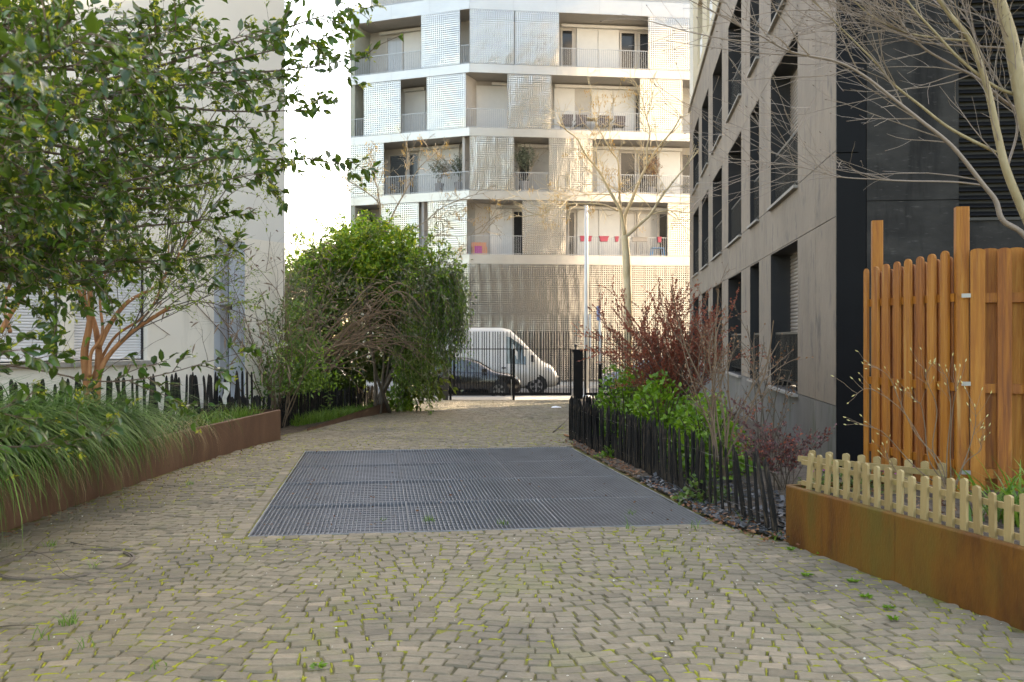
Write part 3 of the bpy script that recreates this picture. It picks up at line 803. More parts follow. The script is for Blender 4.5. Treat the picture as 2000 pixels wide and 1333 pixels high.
m1 = MB(); m1.obox(DB0 + EN * .04 + DS * e1 + V(0, 0, zl - .018), DS * 5.0, DBu * .05, V(0, 0, .03)); m1.build('louvre_sill', 'rail_metal', db)
z = zl + .03
while z < 6.2:
    m1 = MB(); o_ = DB0 + EN * .03 + DS * e1 + V(0, 0, z)
    m1.prism([o_, o_ + EN * .012 + V(0, 0, .004), o_ + DBu * .05 + V(0, 0, .06), o_ + DBu * .05 + V(0, 0, .052)], DS * 2.6)
    m1.build('louvre_blade', 'louvre', db); z += .088
m1 = MB(); m1.obox(DB0 + EN * .02 + DS * (e1 + 2.6) + V(0, 0, zl), DS * 2.4, DBu * .02, V(0, 0, 6)); m1.build('louvre_blank', 'louvre', db)
m1 = MB(); m1.obox(DB0 + EN * .05 + DS * xk + V(0, 0, 5.36), DS * (e1 - xk), DBu * .04, V(0, 0, 4.2)); m1.build('recess_shade_panel', 'louvre', db)  # near-black sheet painted for the darkness of a recess above the wall
# coping and pale upper storeys
m1 = MB(); m1.obox(DB0 + V(0, 0, 9.62) - DBn * .5, DBu * 23.95, DBn * .56, V(0, 0, .09)); m1.build('coping', 'coping', db)
ups = [(a + .1, b - .3, c, c + 2.1) for a, b in DCOL for c in (10.6, 13.5)]
UO = DB0 - DBn * .12
m1 = MB(); wall_grid(m1, UO, DBu, DBn, 0, 23.9, 9.7, 19.5, ups); m1.build('upper_wall', 'cream_render', db)
for a, b, c, d in ups:
    m1 = MB(); reveal(m1, UO, DBu, DBn, (a, b, c, d), .3); wn = m1.build('window', 'cream_render', db)
    m1 = MB(); m1.obox(UO + DBu * a + V(0, 0, c) - DBn * .3, DBu * (b - a), V(0, 0, d - c), DBn * .02); m1.build('pane', 'glazing', wn)
    m1 = MB(); m1.obox(UO + DBu * a + V(0, 0, c) - DBn * .1, DBu * (b - a), V(0, 0, .9), DBn * .02); m1.build('parapet_panel', 'white_paint', wn)
m1 = MB()
m1.prism([DB0 + DBu * 23.9 - DBn * .3 + V(0, 0, -.6), DB0 + DBu * 23.9 - DBn * 10 + V(0, 0, -.6), DB0 - DBn * 10 + DBu * .3 + V(0, 0, -.6), DB0 + DBu * .3 - DBn * .5 + V(0, 0, -.6)], V(0, 0, .5)); m1.build('foundation', 'reveal_concrete', db)
m1 = MB(); m1.obox(DB0 + DBu * 23.88 + V(0, 0, -.6) - DBn * .002, -DBn * 10, DBu * .02, V(0, 0, 20.1)); m1.build('back_wall', 'grey_render', db)
m1 = MB(); m1.obox(DB0 + DBu * .35 + V(0, 0, 19.5) - DBn * .2, -DBn * 9.8, DBu * 23.5, V(0, 0, .2)); m1.build('roof', 'soffit', db)  # unseen roof, raised so the building shades the pale wall opposite
m1 = MB(); m1.obox(DB0 + DBu * .02 + V(0, 0, 9.6) - DBn * .2, -DBn * 9, DBu * .3, V(0, 0, 9.9)); m1.build('end_wall', 'cream_render', db)

# ================================================================== PALE BUILDING ON THE LEFT (and the blocks that close the court)
lbd = thing('pale_building', 'pale rendered building with closed white roller shutters behind the shrubs', 'building', LA)
def lu(px):
    s = (px - CX) / F
    return (LA.x - s * LA.y) / (s * LBu.y - LBu.x)
def lz(px, py):
    y = LA.y + LBu.y * lu(px); return CZ + (HY - py) / F * y
zs0 = lz(150, 707); zs1 = lz(150, 500)
LW = [(lu(288), lu(145)), (lu(120), lu(-60)), (lu(-85), lu(-330))]
lops = [(min(a, b), max(a, b), zs0, zs1) for a, b in LW]
dr = (lu(478), lu(418), -.5, lz(450, 470))
m1 = MB(); wall_grid(m1, LA, LBu, LBn, 0, 34, -.6, 3.35, lops + [(min(dr[:2]), max(dr[:2]), dr[2], dr[3])]); m1.build('wall', 'white_render', lbd)
m1 = MB(); wall_grid(m1, LA - LBn * .004, LBu, LBn, 0, 34, 3.35, 13.9, []); m1.build('upper_wall', 'grey_render', lbd)  # greyer render puts shade into the colour of the upper wall
for (a, b, c, d) in lops:
    m1 = MB(); reveal(m1, LA, LBu, LBn, (a, b, c, d), .2); wn = m1.build('window', 'white_render', lbd)
    m1 = MB(); slats(m1, LA, LBu, LBn, a + .02, b - .02, c + .02, d, .13, .042, .012); m1.build('roller_shutter', 'roller_shutter', wn)
    m1 = MB(); m1.obox(LA + LBu * (a) + V(0, 0, c) - LBn * .13, LBu * .025, V(0, 0, d - c), LBn * .04); m1.build('guide_rail', 'dark_metal', wn); m1 = MB(); m1.obox(LA + LBu * (b - .025) + V(0, 0, c) - LBn * .13, LBu * .025, V(0, 0, d - c), LBn * .04); m1.build('guide_rail', 'dark_metal', wn)
    m1 = MB(); m1.obox(LA + LBu * (a - .12) + V(0, 0, c - .07) - LBn * .12, LBu * (b - a + .24), V(0, 0, .065), LBn * .2); m1.build('sill', 'sill_stone', wn)
a, b = min(dr[:2]), max(dr[:2])
m1 = MB(); reveal(m1, LA, LBu, LBn, (a, b, dr[2], dr[3]), .15); dn = m1.build('door', 'blue_door', lbd)
wdt = b - a
for f0, f1, mt, pr in ((0.0, .48, 'blue_door', .02), (.485, .76, 'blue_door_dark', .05), (.765, 1.0, 'blue_door', .03)):
    m1 = MB(); m1.obox(LA + LBu * (a + wdt * f0 + .003) + V(0, 0, dr[2]) - LBn * (pr + .02), LBu * (wdt * (f1 - f0) - .006), V(0, 0, dr[3] - dr[2] - .01), LBn * .02); m1.build('door_panel', mt, dn)
m1 = MB(); q = LA + LBu * (a + wdt * .5) + V(0, 0, lz(450, 600)); m1.obox(q, LBu * .22, V(0, 0, .02), LBn * .03); m1.obox(q + V(0, 0, -.05), LBu * .05, V(0, 0, .1), LBn * .06); m1.build('handle', 'dark_metal', dn)
BE = LA - LBn * 3.4
m1 = MB()
ft = [LA + V(0, 0, -.6), BE + V(0, 0, -.6), BE + V(-7.2, -7.4, -.6), LA + LBu * 34 - LBn * 9 + V(0, 0, -.6), LA + LBu * 34 - LBn * .01 + V(0, 0, -.6), LA - LBn * .01 + V(0, 0, -.6)]
for i in range(0, 4):
    a_, b_ = ft[i], ft[i + 1]; m1.quad(a_, b_, b_ + V(0, 0, 14.0), a_ + V(0, 0, 14.0))
m1.build('end_wall', 'grey_render', lbd)
m1 = MB(); m1.prism([q + V(0, 0, 14.0) for q in ft[:5]], V(0, 0, .3)); m1.build('roof', 'soffit', lbd)

# ================================================================== METAL-CLAD BUILDING ACROSS THE STREET
FY = 44.0
FP = V((917 - CX) / F * FY, FY, 0)
FR = V(.992, .1259, 0).normalized(); FL = V(-.931, .365, 0).normalized()
NRw = V(FR.y, -FR.x, 0); NLw = V(-FL.y, FL.x, 0)
if NLw.y > 0: NLw = -NLw
if NRw.y > 0: NRw = -NRw
def zf(py): return CZ + (HY - py) * FY / F
def uf(px, d, back=0.0, n_=None):
    p0 = FP - (n_ * back if n_ is not None else V(0, 0, 0))
    s = (px - CX) / F
    return (p0.x - s * p0.y) / (s * d.y - d.x)
fb = thing('metal_clad_apartment_building', 'apartment building with perforated metal panels and long balconies across the street', 'building', FP)
UR, ULf = 15.0, uf(683, FL)
LV = {1: (zf(124), zf(17)), 2: (zf(249), zf(141)), 3: (zf(372), zf(265)), 4: (zf(497), zf(389))}
BK = 1.55                                                            # depth of the balconies
def perf_mesh(wd, ht, nx, nz, hole, name):
    """Sheet with a grid of real square holes and folded edges."""
    px_, pz_ = wd / nx, ht / nz
    xs = [0.0]; zs = [0.0]
    for i in range(nx): xs += [(i + .5) * px_ - hole / 2, (i + .5) * px_ + hole / 2]
    for i in range(nz): zs += [(i + .5) * pz_ - hole / 2, (i + .5) * pz_ + hole / 2]
    xs.append(wd); zs.append(ht)
    xs = np.array(xs); zs = np.array(zs); m_, k_ = len(xs), len(zs)
    XX, ZZ = np.meshgrid(xs, zs, indexing='ij')
    # a sheet is never quite flat: shallow dents
    rg = np.random.default_rng(int(wd * 1000) + nz)
    a_, b_ = rg.uniform(0, 6, 2)
    DD = .010 * np.sin(XX / wd * 3.1 + a_) * np.sin(ZZ / ht * 4.4 + b_)
    vv = np.stack([XX, DD, ZZ], -1).reshape(-1, 3)
    fc = [(i * k_ + j, (i + 1) * k_ + j, (i + 1) * k_ + j + 1, i * k_ + j + 1) for i in range(m_ - 1) for j in range(k_ - 1) if not (i % 2 == 1 and j % 2 == 1)]
    m1 = MB(); m1.add(vv, np.array(fc))
    for (p, q) in (((0, 0), (wd, 0)), ((wd, 0), (wd, ht)), ((wd, ht), (0, ht)), ((0, ht), (0, 0))):
        m1.quad((p[0], -.006, p[1]), (q[0], -.006, q[1]), (q[0], .045, q[1]), (p[0], .045, p[1]))
    me = m1.mesh(name); return me
HP = LV[1][1] - LV[1][0] - .03
pm_std = perf_mesh(2.04, HP, 20, 25, .049, 'perforated_panel'); pm_std.materials.append(MT['perforated'])
pm_left = perf_mesh(1.98, HP, 20, 25, .049, 'perforated_panel'); pm_left.materials.append(MT['perforated'])
def place_panel(me, u, d, n_, z, wd, par):
    o = bpy.data.objects.new('perforated_panel', me); COL.objects.link(o); o.parent = par
    o.matrix_parent_inverse = Matrix()
    # local x along d, local y inwards
    base = FP + d * u + n_ * .02 + V(0, 0, z)
    mx = Matrix(((d.x, -n_.x, 0, base.x - par.location.x), (d.y, -n_.y, 0, base.y - par.location.y), (0, 0, 1, base.z - par.location.z), (0, 0, 0, 1)))
    o.matrix_basis = mx
    return o
PR_ = {1: [917.5, 1006.2, 1266], 2: [991, 1250], 3: [917.5, 1072], 4: [1020, 1304]}
PLf = {1: [823], 2: [711, 834], 3: [679], 4: [745, 836]}
for lv, lst in PR_.items():
    for p in lst: place_panel(pm_std, uf(p, FR), FR, NRw, LV[lv][0] + .015, 2.04, fb)
wl = 1.98
for lv, lst in PLf.items():
    for p in lst:
        # left wing runs to the left: local x must run left to right in the picture
        u0 = uf(p, FL)
        o = bpy.data.objects.new('perforated_panel', pm_left); COL.objects.link(o); o.parent = fb; o.matrix_parent_inverse = Matrix()
        base = FP + FL * u0 + NLw * .02 + V(0, 0, LV[lv][0] + .015); dd = -FL
        o.matrix_basis = Matrix(((dd.x, -NLw.x, 0, base.x - FP.x), (dd.y, -NLw.y, 0, base.y - FP.y), (0, 0, 1, base.z), (0, 0, 0, 1)))
# slabs with metal fascias, each storey
FAS = [(zf(17), zf(-12)), (zf(141), zf(124)), (zf(265), zf(249)), (zf(389), zf(372)), (zf(515), zf(497))]
A_ = FP + FL * ULf; B_ = FP + FR * UR
dep = 9.0
for (z0, z1) in FAS:
    m1 = MB()
    pts = [A_ - NLw * .03, FP + V(0, .03, 0), B_ - NRw * .03, B_ - NRw * dep, A_ - NLw * dep]
    m1.prism([q + V(0, 0, z0 + .002) for q in pts], V(0, 0, z1 - z0 - .02)); sl = m1.build('balcony_slab', 'soffit', fb)
    seg = 2.02
    for d, n_, ln in ((FR, NRw, UR), (FL, NLw, ULf)):
        u = 0.0
        while u < ln - .05:
            e = min(ln, u + seg)
            m1 = MB(); g = .004
            o_ = FP + d * (u + g) + V(0, 0, z0)
            m1.quad(o_, o_ + d * (e - u - 2 * g), o_ + d * (e - u - 2 * g) + V(0, 0, z1 - z0), o_ + V(0, 0, z1 - z0))
            m1.quad(o_ + V(0, 0, z1 - z0), o_ + d * (e - u - 2 * g) + V(0, 0, z1 - z0), o_ + d * (e - u - 2 * g) + V(0, 0, z1 - z0) - n_ * .15, o_ + V(0, 0, z1 - z0) - n_ * .15)
            m1.build('fascia_panel', 'fascia', sl); u = e
# recessed balcony walls, doors, shutters
bw = MB()
bFP = FP - (NRw + NLw).normalized() * BK / max(.3, (NRw + NLw).normalized().dot(NRw))
for lv, (z0, z1) in LV.items():
    m1 = MB()
    a_ = A_ - NLw * BK; b_ = B_ - NRw * BK
    m1.quad(a_ + V(0, 0, z0), bFP + V(0, 0, z0), bFP + V(0, 0, z1), a_ + V(0, 0, z1))
    m1.quad(bFP + V(0, 0, z0), b_ + V(0, 0, z0), b_ + V(0, 0, z1), bFP + V(0, 0, z1))
    m1.build('balcony_wall', 'balcony_wall', fb)
    m1 = MB()
    m1.obox(A_ - NLw * .05 + V(0, 0, z0), -NLw * dep, -FL * .25, V(0, 0, z1 - z0)); m1.build('end_wall', 'green_concrete', fb)
def back_rect(px0, px1, lv, d, n_, mat, name, top=.22, out=.03, bot=0.0, parent=None, frame=False):
    z0, z1 = LV[lv]
    p0 = FP - n_ * BK
    ua, ub = sorted((uf(px0, d, BK, n_), uf(px1, d, BK, n_)))
    m1 = MB(); m1.obox(p0 + d * ua + V(0, 0, z0 + bot), d * (ub - ua), n_ * out, V(0, 0, z1 - z0 - top - bot)); o = m1.build(name, mat, parent or fb)
    if frame:
        m1 = MB(); h = z1 - z0 - top
        for q in (ua - .05, ub - .03): m1.obox(p0 + d * q + V(0, 0, z0), d * .08, n_ * .07, V(0, 0, h + .06))
        m1.obox(p0 + d * ua + V(0, 0, z0 + h), d * (ub - ua), n_ * .07, V(0, 0, .06)); m1.build('frame', 'window_frame', o)
    return o
RW, LWg = (FR, NRw), (FL, NLw)
for lv, lst in {1: [(1097, 1118, 'w'), (1126, 1167, 's'), (1168, 1208, 's'), (1212, 1240, 'w'), (1248, 1266, 'w')],
                2: [(930, 990, 's'), (1082, 1122, 's'), (1155, 1196, 's'), (1197, 1238, 's'), (1240, 1248, 'w')],
                3: [(1012, 1034, 'w'), (1165, 1207, 's'), (1211, 1240, 'w'), (1247, 1284, 'w'), (1287, 1328, 's'), (1331, 1356, 'w')],
                4: [(957, 1000, 's'), (1002, 1021, 'w'), (1110, 1122, 'w'), (1127, 1168, 's'), (1169, 1210, 's'), (1213, 1240, 'c'), (1245, 1284, 'c'), (1286, 1303, 'w')]}.items():
    for a, b, t in lst:
        if t == 's': back_rect(a, b, lv, *RW, 'balcony_white', 'sliding_shutter', out=.07)
        else: back_rect(a, b, lv, *RW, 'glazing' if t == 'w' else 'curtain_glazing', 'balcony_door', frame=True, top=.35)
for lv, lst in {1: [(757, 787, 'c'), (790, 830, 's')], 2: [(792, 832, 's')], 3: [(762, 796, 'w'), (800, 818, 'w'), (820, 897, 's')], 4: [(690, 705, 'c'), (712, 732, 'w')]}.items():
    for a, b, t in lst:
        if t == 's': back_rect(a, b, lv, *LWg, 'balcony_white', 'sliding_shutter', out=.07)
        else: back_rect(a, b, lv, *LWg, 'glazing' if t == 'w' else 'curtain_glazing', 'balcony_door', frame=True, top=.35)
# shutter boxes under the soffits
for lv, rg in {1: ((1096, 1266),), 2: ((960, 990), (1082, 1248)), 3: ((1010, 1072), (1160, 1330)), 4: ((957, 1020), (1110, 1300))}.items():
    for a, b in rg:
        z1 = LV[lv][1]; ua, ub = uf(a, FR, BK, NRw), uf(b, FR, BK, NRw)
        m1 = MB(); m1.obox(FP - NRw * (BK - .08) + FR * ua + V(0, 0, z1 - .20), FR * (ub - ua), NRw * .14, V(0, 0, .13)); m1.build('shutter_box', 'balcony_white', fb)
for lv, (a, b) in {1: (745, 830), 2: (792, 832), 3: (800, 900)}.items():
    z1 = LV[lv][1]; ua, ub = sorted((uf(a, FL, BK, NLw), uf(b, FL, BK, NLw)))
    m1 = MB(); m1.obox(FP - NLw * (BK - .08) + FL * ua + V(0, 0, z1 - .20), FL * (ub - ua), NLw * .14, V(0, 0, .13)); m1.build('shutter_box', 'balcony_white', fb)
# party walls inside the balconies
for lv, px in ((2, 905), (4, 825), (3, 905)):
    z0, z1 = LV[lv]; u = uf(px, FL)
    m1 = MB(); m1.obox(FP + FL * u - NLw * .15 + V(0, 0, z0), FL * .12, -NLw * (BK - .2), V(0, 0, z1 - z0)); m1.build('party_wall', 'balcony_wall', fb)
# balustrades
def balustrade(d, n_, ua, ub, z, h=.86):
    m1 = MB(); k = max(2, int((ub - ua) / .095))
    for i in range(k + 1):
        m1.obox(FP + d * (ua + (ub - ua - .012) * i / k) - n_ * .08 + V(0, 0, z), d * .012, n_ * .03, V(0, 0, h))
    m1.obox(FP + d * ua - n_ * .085 + V(0, 0, z + h), d * (ub - ua), n_ * .04, V(0, 0, .025)); m1.obox(FP + d * ua - n_ * .085 + V(0, 0, z + .04), d * (ub - ua), n_ * .04, V(0, 0, .02))
    m1.build('balustrade', 'balustrade', fb)
for lv in LV:
    balustrade(FR, NRw, .05, UR - 3, LV[lv][0]); balustrade(FL, NLw, .05, ULf - .05, LV[lv][0])
# top storey behind the upper fascia
zt = zf(-12)
balustrade(FR, NRw, .05, UR - 3, zt, 1.0); balustrade(FL, NLw, .05, ULf - .05, zt, 1.0)
m1 = MB(); a_ = A_ - NLw * 2; b_ = B_ - NRw * 2
m1.prism([q + V(0, 0, zt) for q in (a_, FP + V(0, 2.2, 0), b_, b_ - NRw * 6, a_ - NLw * 6)], V(0, 0, 3.0)); m1.build('top_storey_wall', 'balcony_wall', fb)
# ground storey clad in tall perforated strips
zg0, zgm, zg1 = -.44, zf(615), zf(515)
gw = .512
for z0, z1 in ((zg0 + .05, zgm - .006), (zgm + .006, zg1 - .01)):
    nz = int(round((z1 - z0) / .1024))
    me = perf_mesh(gw - .012, z1 - z0, 5, nz, .050, 'perforated_strip'); me.materials.append(MT['perforated_base'])
    for k in range(int(UR / gw) - 4):
        place_panel(me, k * gw + .006, FR, NRw, z0, gw, fb).name = 'perforated_strip'
    for k in range(int(ULf / gw)):
        o = bpy.data.objects.new('perforated_strip', me); COL.objects.link(o); o.parent = fb; o.matrix_parent_inverse = Matrix()
        base = FP + FL * ((k + 1) * gw - .006) + NLw * .02 + V(0, 0, z0); dd = -FL
        o.matrix_basis = Matrix(((dd.x, -NLw.x, 0, base.x - FP.x), (dd.y, -NLw.y, 0, base.y - FP.y), (0, 0, 1, base.z), (0, 0, 0, 1)))
m1 = MB(); pts = [A_ - NLw * .25, FP + V(0, .27, 0), B_ - NRw * .25, B_ - NRw * dep, A_ - NLw * dep]
m1.prism([q + V(0, 0, zg0) for q in pts], V(0, 0, zg1 - zg0 - .01)); m1.build('ground_storey_wall', 'reveal_concrete', fb)

# ------------------------------------------------------------------ things on the balconies
def on_balcony(px, lv, d, n_, inset=.55):
    p0 = FP - n_ * inset; u = uf(px, d, inset, n_)
    q = p0 + d * u; return V(q.x, q.y, LV[lv][0] - .02)
def pot(c, r, h, m1):
    m1.lathe(c, [(r * .72, 0), (r * .95, h * .85), (r, h * .86), (r, h), (r * .9, h), (r * .86, h * .9)], 14)
def potted(px, lv, wing, r, h, crown_h, crown_r, label, mat='olive_leaf', stem_h=.2, seed=1, potmat='pot_grey', nl=700, inset=.5):
    c = on_balcony(px, lv, *wing, inset); rg = np.random.default_rng(seed)
    t = thing('potted_plant', label, 'potted plant', c, 'plants on the balconies')
    m1 = MB(); pot(c, r, h, m1); m1.build('pot', potmat, t)
    m1 = MB(); tw = []
    for k in range(5):
        grow(m1, c + V(rg.normal(0, r * .2), rg.normal(0, r * .2), h * .9), (rg.normal(0, .3), rg.normal(0, .3), 1), stem_h + crown_h * .8, .018, 2, rg, tw, wig=.15, kids=(4, 6), start=.3)
    m1.build('stem', 'bark_grey', t)
    pos = rg.normal(0, 1, (nl, 3)); pos = unit(pos) * rg.random((nl, 1)) ** .4
    pos = pos * np.array([crown_r, crown_r, crown_h / 2]) * (1 + .25 * np.sin(pos[:, :1] * 9 + pos[:, 2:] * 7)) + np.array([c.x, c.y, c.z + h + stem_h + crown_h / 2])
    m1 = MB(); leaves(m1, pos, rg.normal(0, 1, (nl, 3)) + np.array([0, 0, .4]), .09, .02, rg, lite=True); m1.build('foliage', mat, t, kind='stuff')
potted(858, 3, LWg, .22, .5, 1.0, .5, 'left of the two grey potted olive bushes on the third balcony', seed=11)
potted(896, 3, LWg, .22, .5, 1.1, .42, 'grey potted olive bush nearest the building corner on a balcony', seed=12)
potted(1024, 3, RW, .25, .55, 1.25, .55, 'round headed potted olive tree between two perforated panels', seed=13, stem_h=.5, nl=1100)
potted(1272, 3, RW, .2, .4, 1.1, .45, 'brownish potted bush on the balcony behind the street tree', mat='leaf_rust', seed=14, stem_h=.35)
def balcony_chair(px, lv, wing, label, mat='chair_brown', inset=.8, sc=1.0):
    c = on_balcony(px, lv, *wing, inset); d, n_ = wing
    t = thing('balcony_chair', label, 'chair', c, 'chairs on the second balcony')
    w2 = .26 * sc
    m1 = MB(); m1.obox(c - d * w2 - n_ * .25 + V(0, 0, .40), d * 2 * w2, n_ * .5, V(0, 0, .06)); m1.build('seat', mat, t)
    m1 = MB(); m1.prism([c - d * w2 * .9 + n_ * .22 + V(0, 0, .46), c + d * w2 * .9 + n_ * .22 + V(0, 0, .46), c + d * w2 * 1.05 + n_ * .3 + V(0, 0, .86), c - d * w2 * 1.05 + n_ * .3 + V(0, 0, .86)], n_ * .03); m1.build('backrest', mat, t)
    for sx_ in (-1, 1):
        for sy_ in (-1, 1):
            q = c + d * sx_ * (w2 - .03) + n_ * sy_ * .2
            m1 = MB(); m1.tube([q + d * sx_ * .03, q + V(0, 0, .41)], .014, 5); m1.build('leg', 'dark_metal', t)
        m1 = MB(); q = c + d * sx_ * w2; m1.obox(q - n_ * .2 + V(0, 0, .62), d * .03, n_ * .42, V(0, 0, .03)); m1.build('armrest', mat, t)
for px, lb in ((1106, 'leftmost brown chair on the second balcony'), (1133, 'brown balcony chair second from the perforated panel'), (1176, 'brown chair left of the balcony table end'), (1208, 'brown chair at the far end of the balcony table')):
    balcony_chair(px, 2, RW, lb)
c = on_balcony(1165, 2, *RW, .9); t = thing('balcony_table', 'pale wooden table among brown chairs on a balcony', 'table', c)
m1 = MB(); m1.obox(c - FR * .75 - NRw * .3 + V(0, 0, .72), FR * 1.5, NRw * .6, V(0, 0, .04)); m1.build('table_top', 'picket_wood', t)
for a in (-.68, .64):
    for b in (-.26, .22):
        m1 = MB(); m1.obox(c + FR * a + NRw * b, FR * .04, NRw * .04, V(0, 0, .72)); m1.build('leg', 'picket_wood', t)
# blue stool, orange sofa, flower boxes on the lowest balcony
c = on_balcony(1284, 4, *RW, .5); t = thing('blue_stool', 'bright blue balcony table with splayed legs', 'table', c)
m1 = MB(); m1.obox(c - FR * .28 - NRw * .22 + V(0, 0, .43), FR * .56, NRw * .44, V(0, 0, .03)); m1.build('table_top', 'chair_blue', t)
for a in (-1, 1):
    for b in (-1, 1):
        m1 = MB(); q = c + FR * a * .24 + NRw * b * .18; m1.tube([q + FR * a * .08, q + V(0, 0, .44)], .022, 6); m1.build('leg', 'chair_blue', t)
c = on_balcony(935, 4, *RW, .9); t = thing('balcony_sofa', 'orange wooden sofa with magenta cushion on a balcony', 'sofa', c)
m1 = MB(); m1.obox(c - FR * .33 - NRw * .2 + V(0, 0, .02), FR * .7, NRw * .55, V(0, 0, .4)); m1.build('base', 'sofa_orange', t)
m1 = MB(); m1.obox(c - FR * .33 - NRw * .24 + V(0, 0, .42), FR * .7, NRw * .1, V(0, 0, .25)); m1.build('backrest', 'sofa_orange', t)
m1 = MB(); m1.obox(c - FR * .22 - NRw * .1 + V(0, 0, .10), FR * .34, NRw * .48, V(0, 0, .35)); m1.build('cushion', 'cushion_magenta', t)
for px, wd, lb in ((1136, .2, 'small dark red pot left of the lamp post on the balustrade'), (1150, .2, 'small dark red pot right of the lamp post on the balustrade'), (1178, .42, 'long dark red flower box hung on the balustrade'),
                   (1203, .17, 'small dark red pot beside the street tree trunk'), (1286, .18, 'dark red pot hung above the blue table')):
    u = uf(px, FR); c = FP + FR * u + NRw * .06 + V(0, 0, LV[4][0] + .64)
    t = thing('hanging_pot', lb, 'flower pot', c, 'red pots hung on the balustrade')
    m1 = MB(); q = [c - FR * wd * .5 + V(0, 0, .22), c - FR * wd * .38, c + FR * wd * .38, c + FR * wd * .5 + V(0, 0, .22)]; m1.prism(q, NRw * .16); m1.build('pot', 'terracotta_red', t)
    m1 = MB(); m1.obox(c - FR * wd * .55 + V(0, 0, .21), FR * wd * 1.1, NRw * .18, V(0, 0, .04)); m1.build('rim', 'terracotta_red', t)
c = on_balcony(1246, 4, *RW, .2); t = thing('window_box', 'long taupe planter box hung beside the tree trunk', 'planter', c)
m1 = MB(); m1.obox(c - FR * .32 + V(0, 0, .70), FR * .72, NRw * .2, V(0, 0, .2)); m1.build('box', 'taupe_shutter', t)
m1 = MB(); m1.obox(c - FR * .34 + V(0, 0, .885), FR * .76, NRw * .24, V(0, 0, .03)); m1.build('rim', 'taupe_shutter', t)

# ================================================================== GATE AND RAILINGS TO THE STREET
GYt = 31.2
GTX = lambda px: (px - CX) / F * GYt
gz0 = gz(GYt)
zt_, zr_, zb_ = CZ - (648 - HY) / F * GYt, CZ - (683 - HY) / F * GYt, CZ - (771 - HY) / F * GYt
def gate_leaf(name, label, cat, px0, px1, seed, group=None, stile=True):
    rg = np.random.default_rng(seed)
    x0, x1 = GTX(px0), GTX(px1)
    t = thing(name, label, cat, (x0, GYt, gz0), group)
    m1 = MB(); x = x0 + .04
    while x < x1 - .03:
        m1.box((x, GYt - .008, zb_), (x + .026, GYt + .01, zt_)); x += rg.choice([.075, .09, .115]) + rg.normal(0, .006)
    m1.build('bars', 'gate_paint', t, kind='stuff')
    for z, h in ((zr_, .03), (zb_ - .02, .075)):
        m1 = MB(); m1.box((x0, GYt - .02, z), (x1, GYt + .02, z + h)); m1.build('rail', 'gate_paint', t)
    if stile:
        for x in (x0, x1 - .05):
            m1 = MB(); m1.box((x, GYt - .03, zb_ - .02), (x + .05, GYt + .03, zr_ + .03)); m1.build('stile', 'gate_paint', t)
    return t
g1 = gate_leaf('street_gate', 'black barred gate leaf in front of the dark hatchback', 'gate', 885, 1000, 1, 'leaves of the street gate')
g2 = gate_leaf('street_gate', 'black barred gate leaf in front of the van bonnet', 'gate', 1002, 1116, 2, 'leaves of the street gate')
m1 = MB(); x = GTX(1003); m1.box((x - .04, GYt - .05, gz0), (x + .04, GYt + .05, CZ - (684 - HY) / F * GYt)); m1.build('lock_post', 'gate_paint', g2)
m1 = MB(); m1.box((GTX(998), GYt - .06, gz0), (GTX(998) + .02, GYt - .04, zb_ + .5)); m1.build('drop_bolt', 'zinc', g1)
gate_leaf('railing', 'black barred railing between the bush and the brown gate post', 'railing', 784, 864, 3, stile=False)
gate_leaf('railing', 'black barred railing behind the red leaved shrub', 'railing', 1141, 1420, 4, stile=False)
t = thing('gate_post', 'brown square gate post beside the hanging foliage', 'gate post', (GTX(870), GYt, gz0))
m1 = MB(); x = GTX(870); m1.box((x - .09, GYt - .09, gz0 - .02), (x + .09, GYt + .09, CZ - (688 - HY) / F * GYt)); m1.build('shaft', 'brown_post', t)
m1 = MB(); m1.box((x - .1, GYt - .1, CZ - (688 - HY) / F * GYt), (x + .1, GYt + .1, CZ - (685 - HY) / F * GYt)); m1.build('post_cap', 'brown_post', t)
m1 = MB(); m1.box((x + .13, GYt - .03, gz0 - .02), (x + .20, GYt + .03, zr_ + .03)); m1.build('hinge_stile', 'gate_paint', t)
t = thing('gate_box', 'black gate control post with a small lamp on top', 'gate post', (GTX(1129), GYt, gz0))
x = GTX(1129); m1 = MB(); m1.box((x - .15, GYt - .12, gz0), (x + .15, GYt + .12, CZ - (683 - HY) / F * GYt)); m1.build('housing', 'gate_paint', t)
m1 = MB(); m1.box((x - .19, GYt - .1, zr_ - .1), (x - .155, GYt + .1, zr_ + .01)); m1.box((x + .2, GYt - .05, gz0), (x + .24, GYt + .05, zr_ + .01)); m1.build('hinge_stile', 'gate_paint', t)
m1 = MB(); m1.lathe((x - .07, GYt, CZ - (683 - HY) / F * GYt), [(.03, 0), (.03, .1), (.055, .1), (.055, .16), (.02, .18)], 10); m1.build('lamp', 'dark_metal', t)

# ------------------------------------------------------------------ street furniture
def street_pole(px, Yp, z0, ztop, r, mat, name, label, cat):
    x = (px - CX) / F * Yp
    t = thing(name, label, cat, (x, Yp, z0))
    m1 = MB(); m1.tube([(x, Yp, z0), (x, Yp, ztop * .5), (x, Yp, ztop)], [r, r * .9, r * .75], 10); m1.build('pole', mat, t, smooth=True)
    m1 = MB(); m1.lathe((x, Yp, z0), [(r * 1.8, 0), (r * 1.8, .05), (r * 1.2, .09), (r * 1.2, .3)], 10); m1.build('foot', mat, t)
    return t, x
t, x = street_pole(1145, 33.0, GZ1 - .02, CZ + (HY - 402) / F * 33, .075, 'white_paint', 'lamp_post', 'tall white lamp post behind the black railing', 'lamp post')
zt_l = CZ + (HY - 402) / F * 33
m1 = MB(); m1.tube([(x, 33, zt_l - .25), (x + .18, 33, zt_l - .05)], .03, 6); m1.build('bracket', 'white_paint', t)
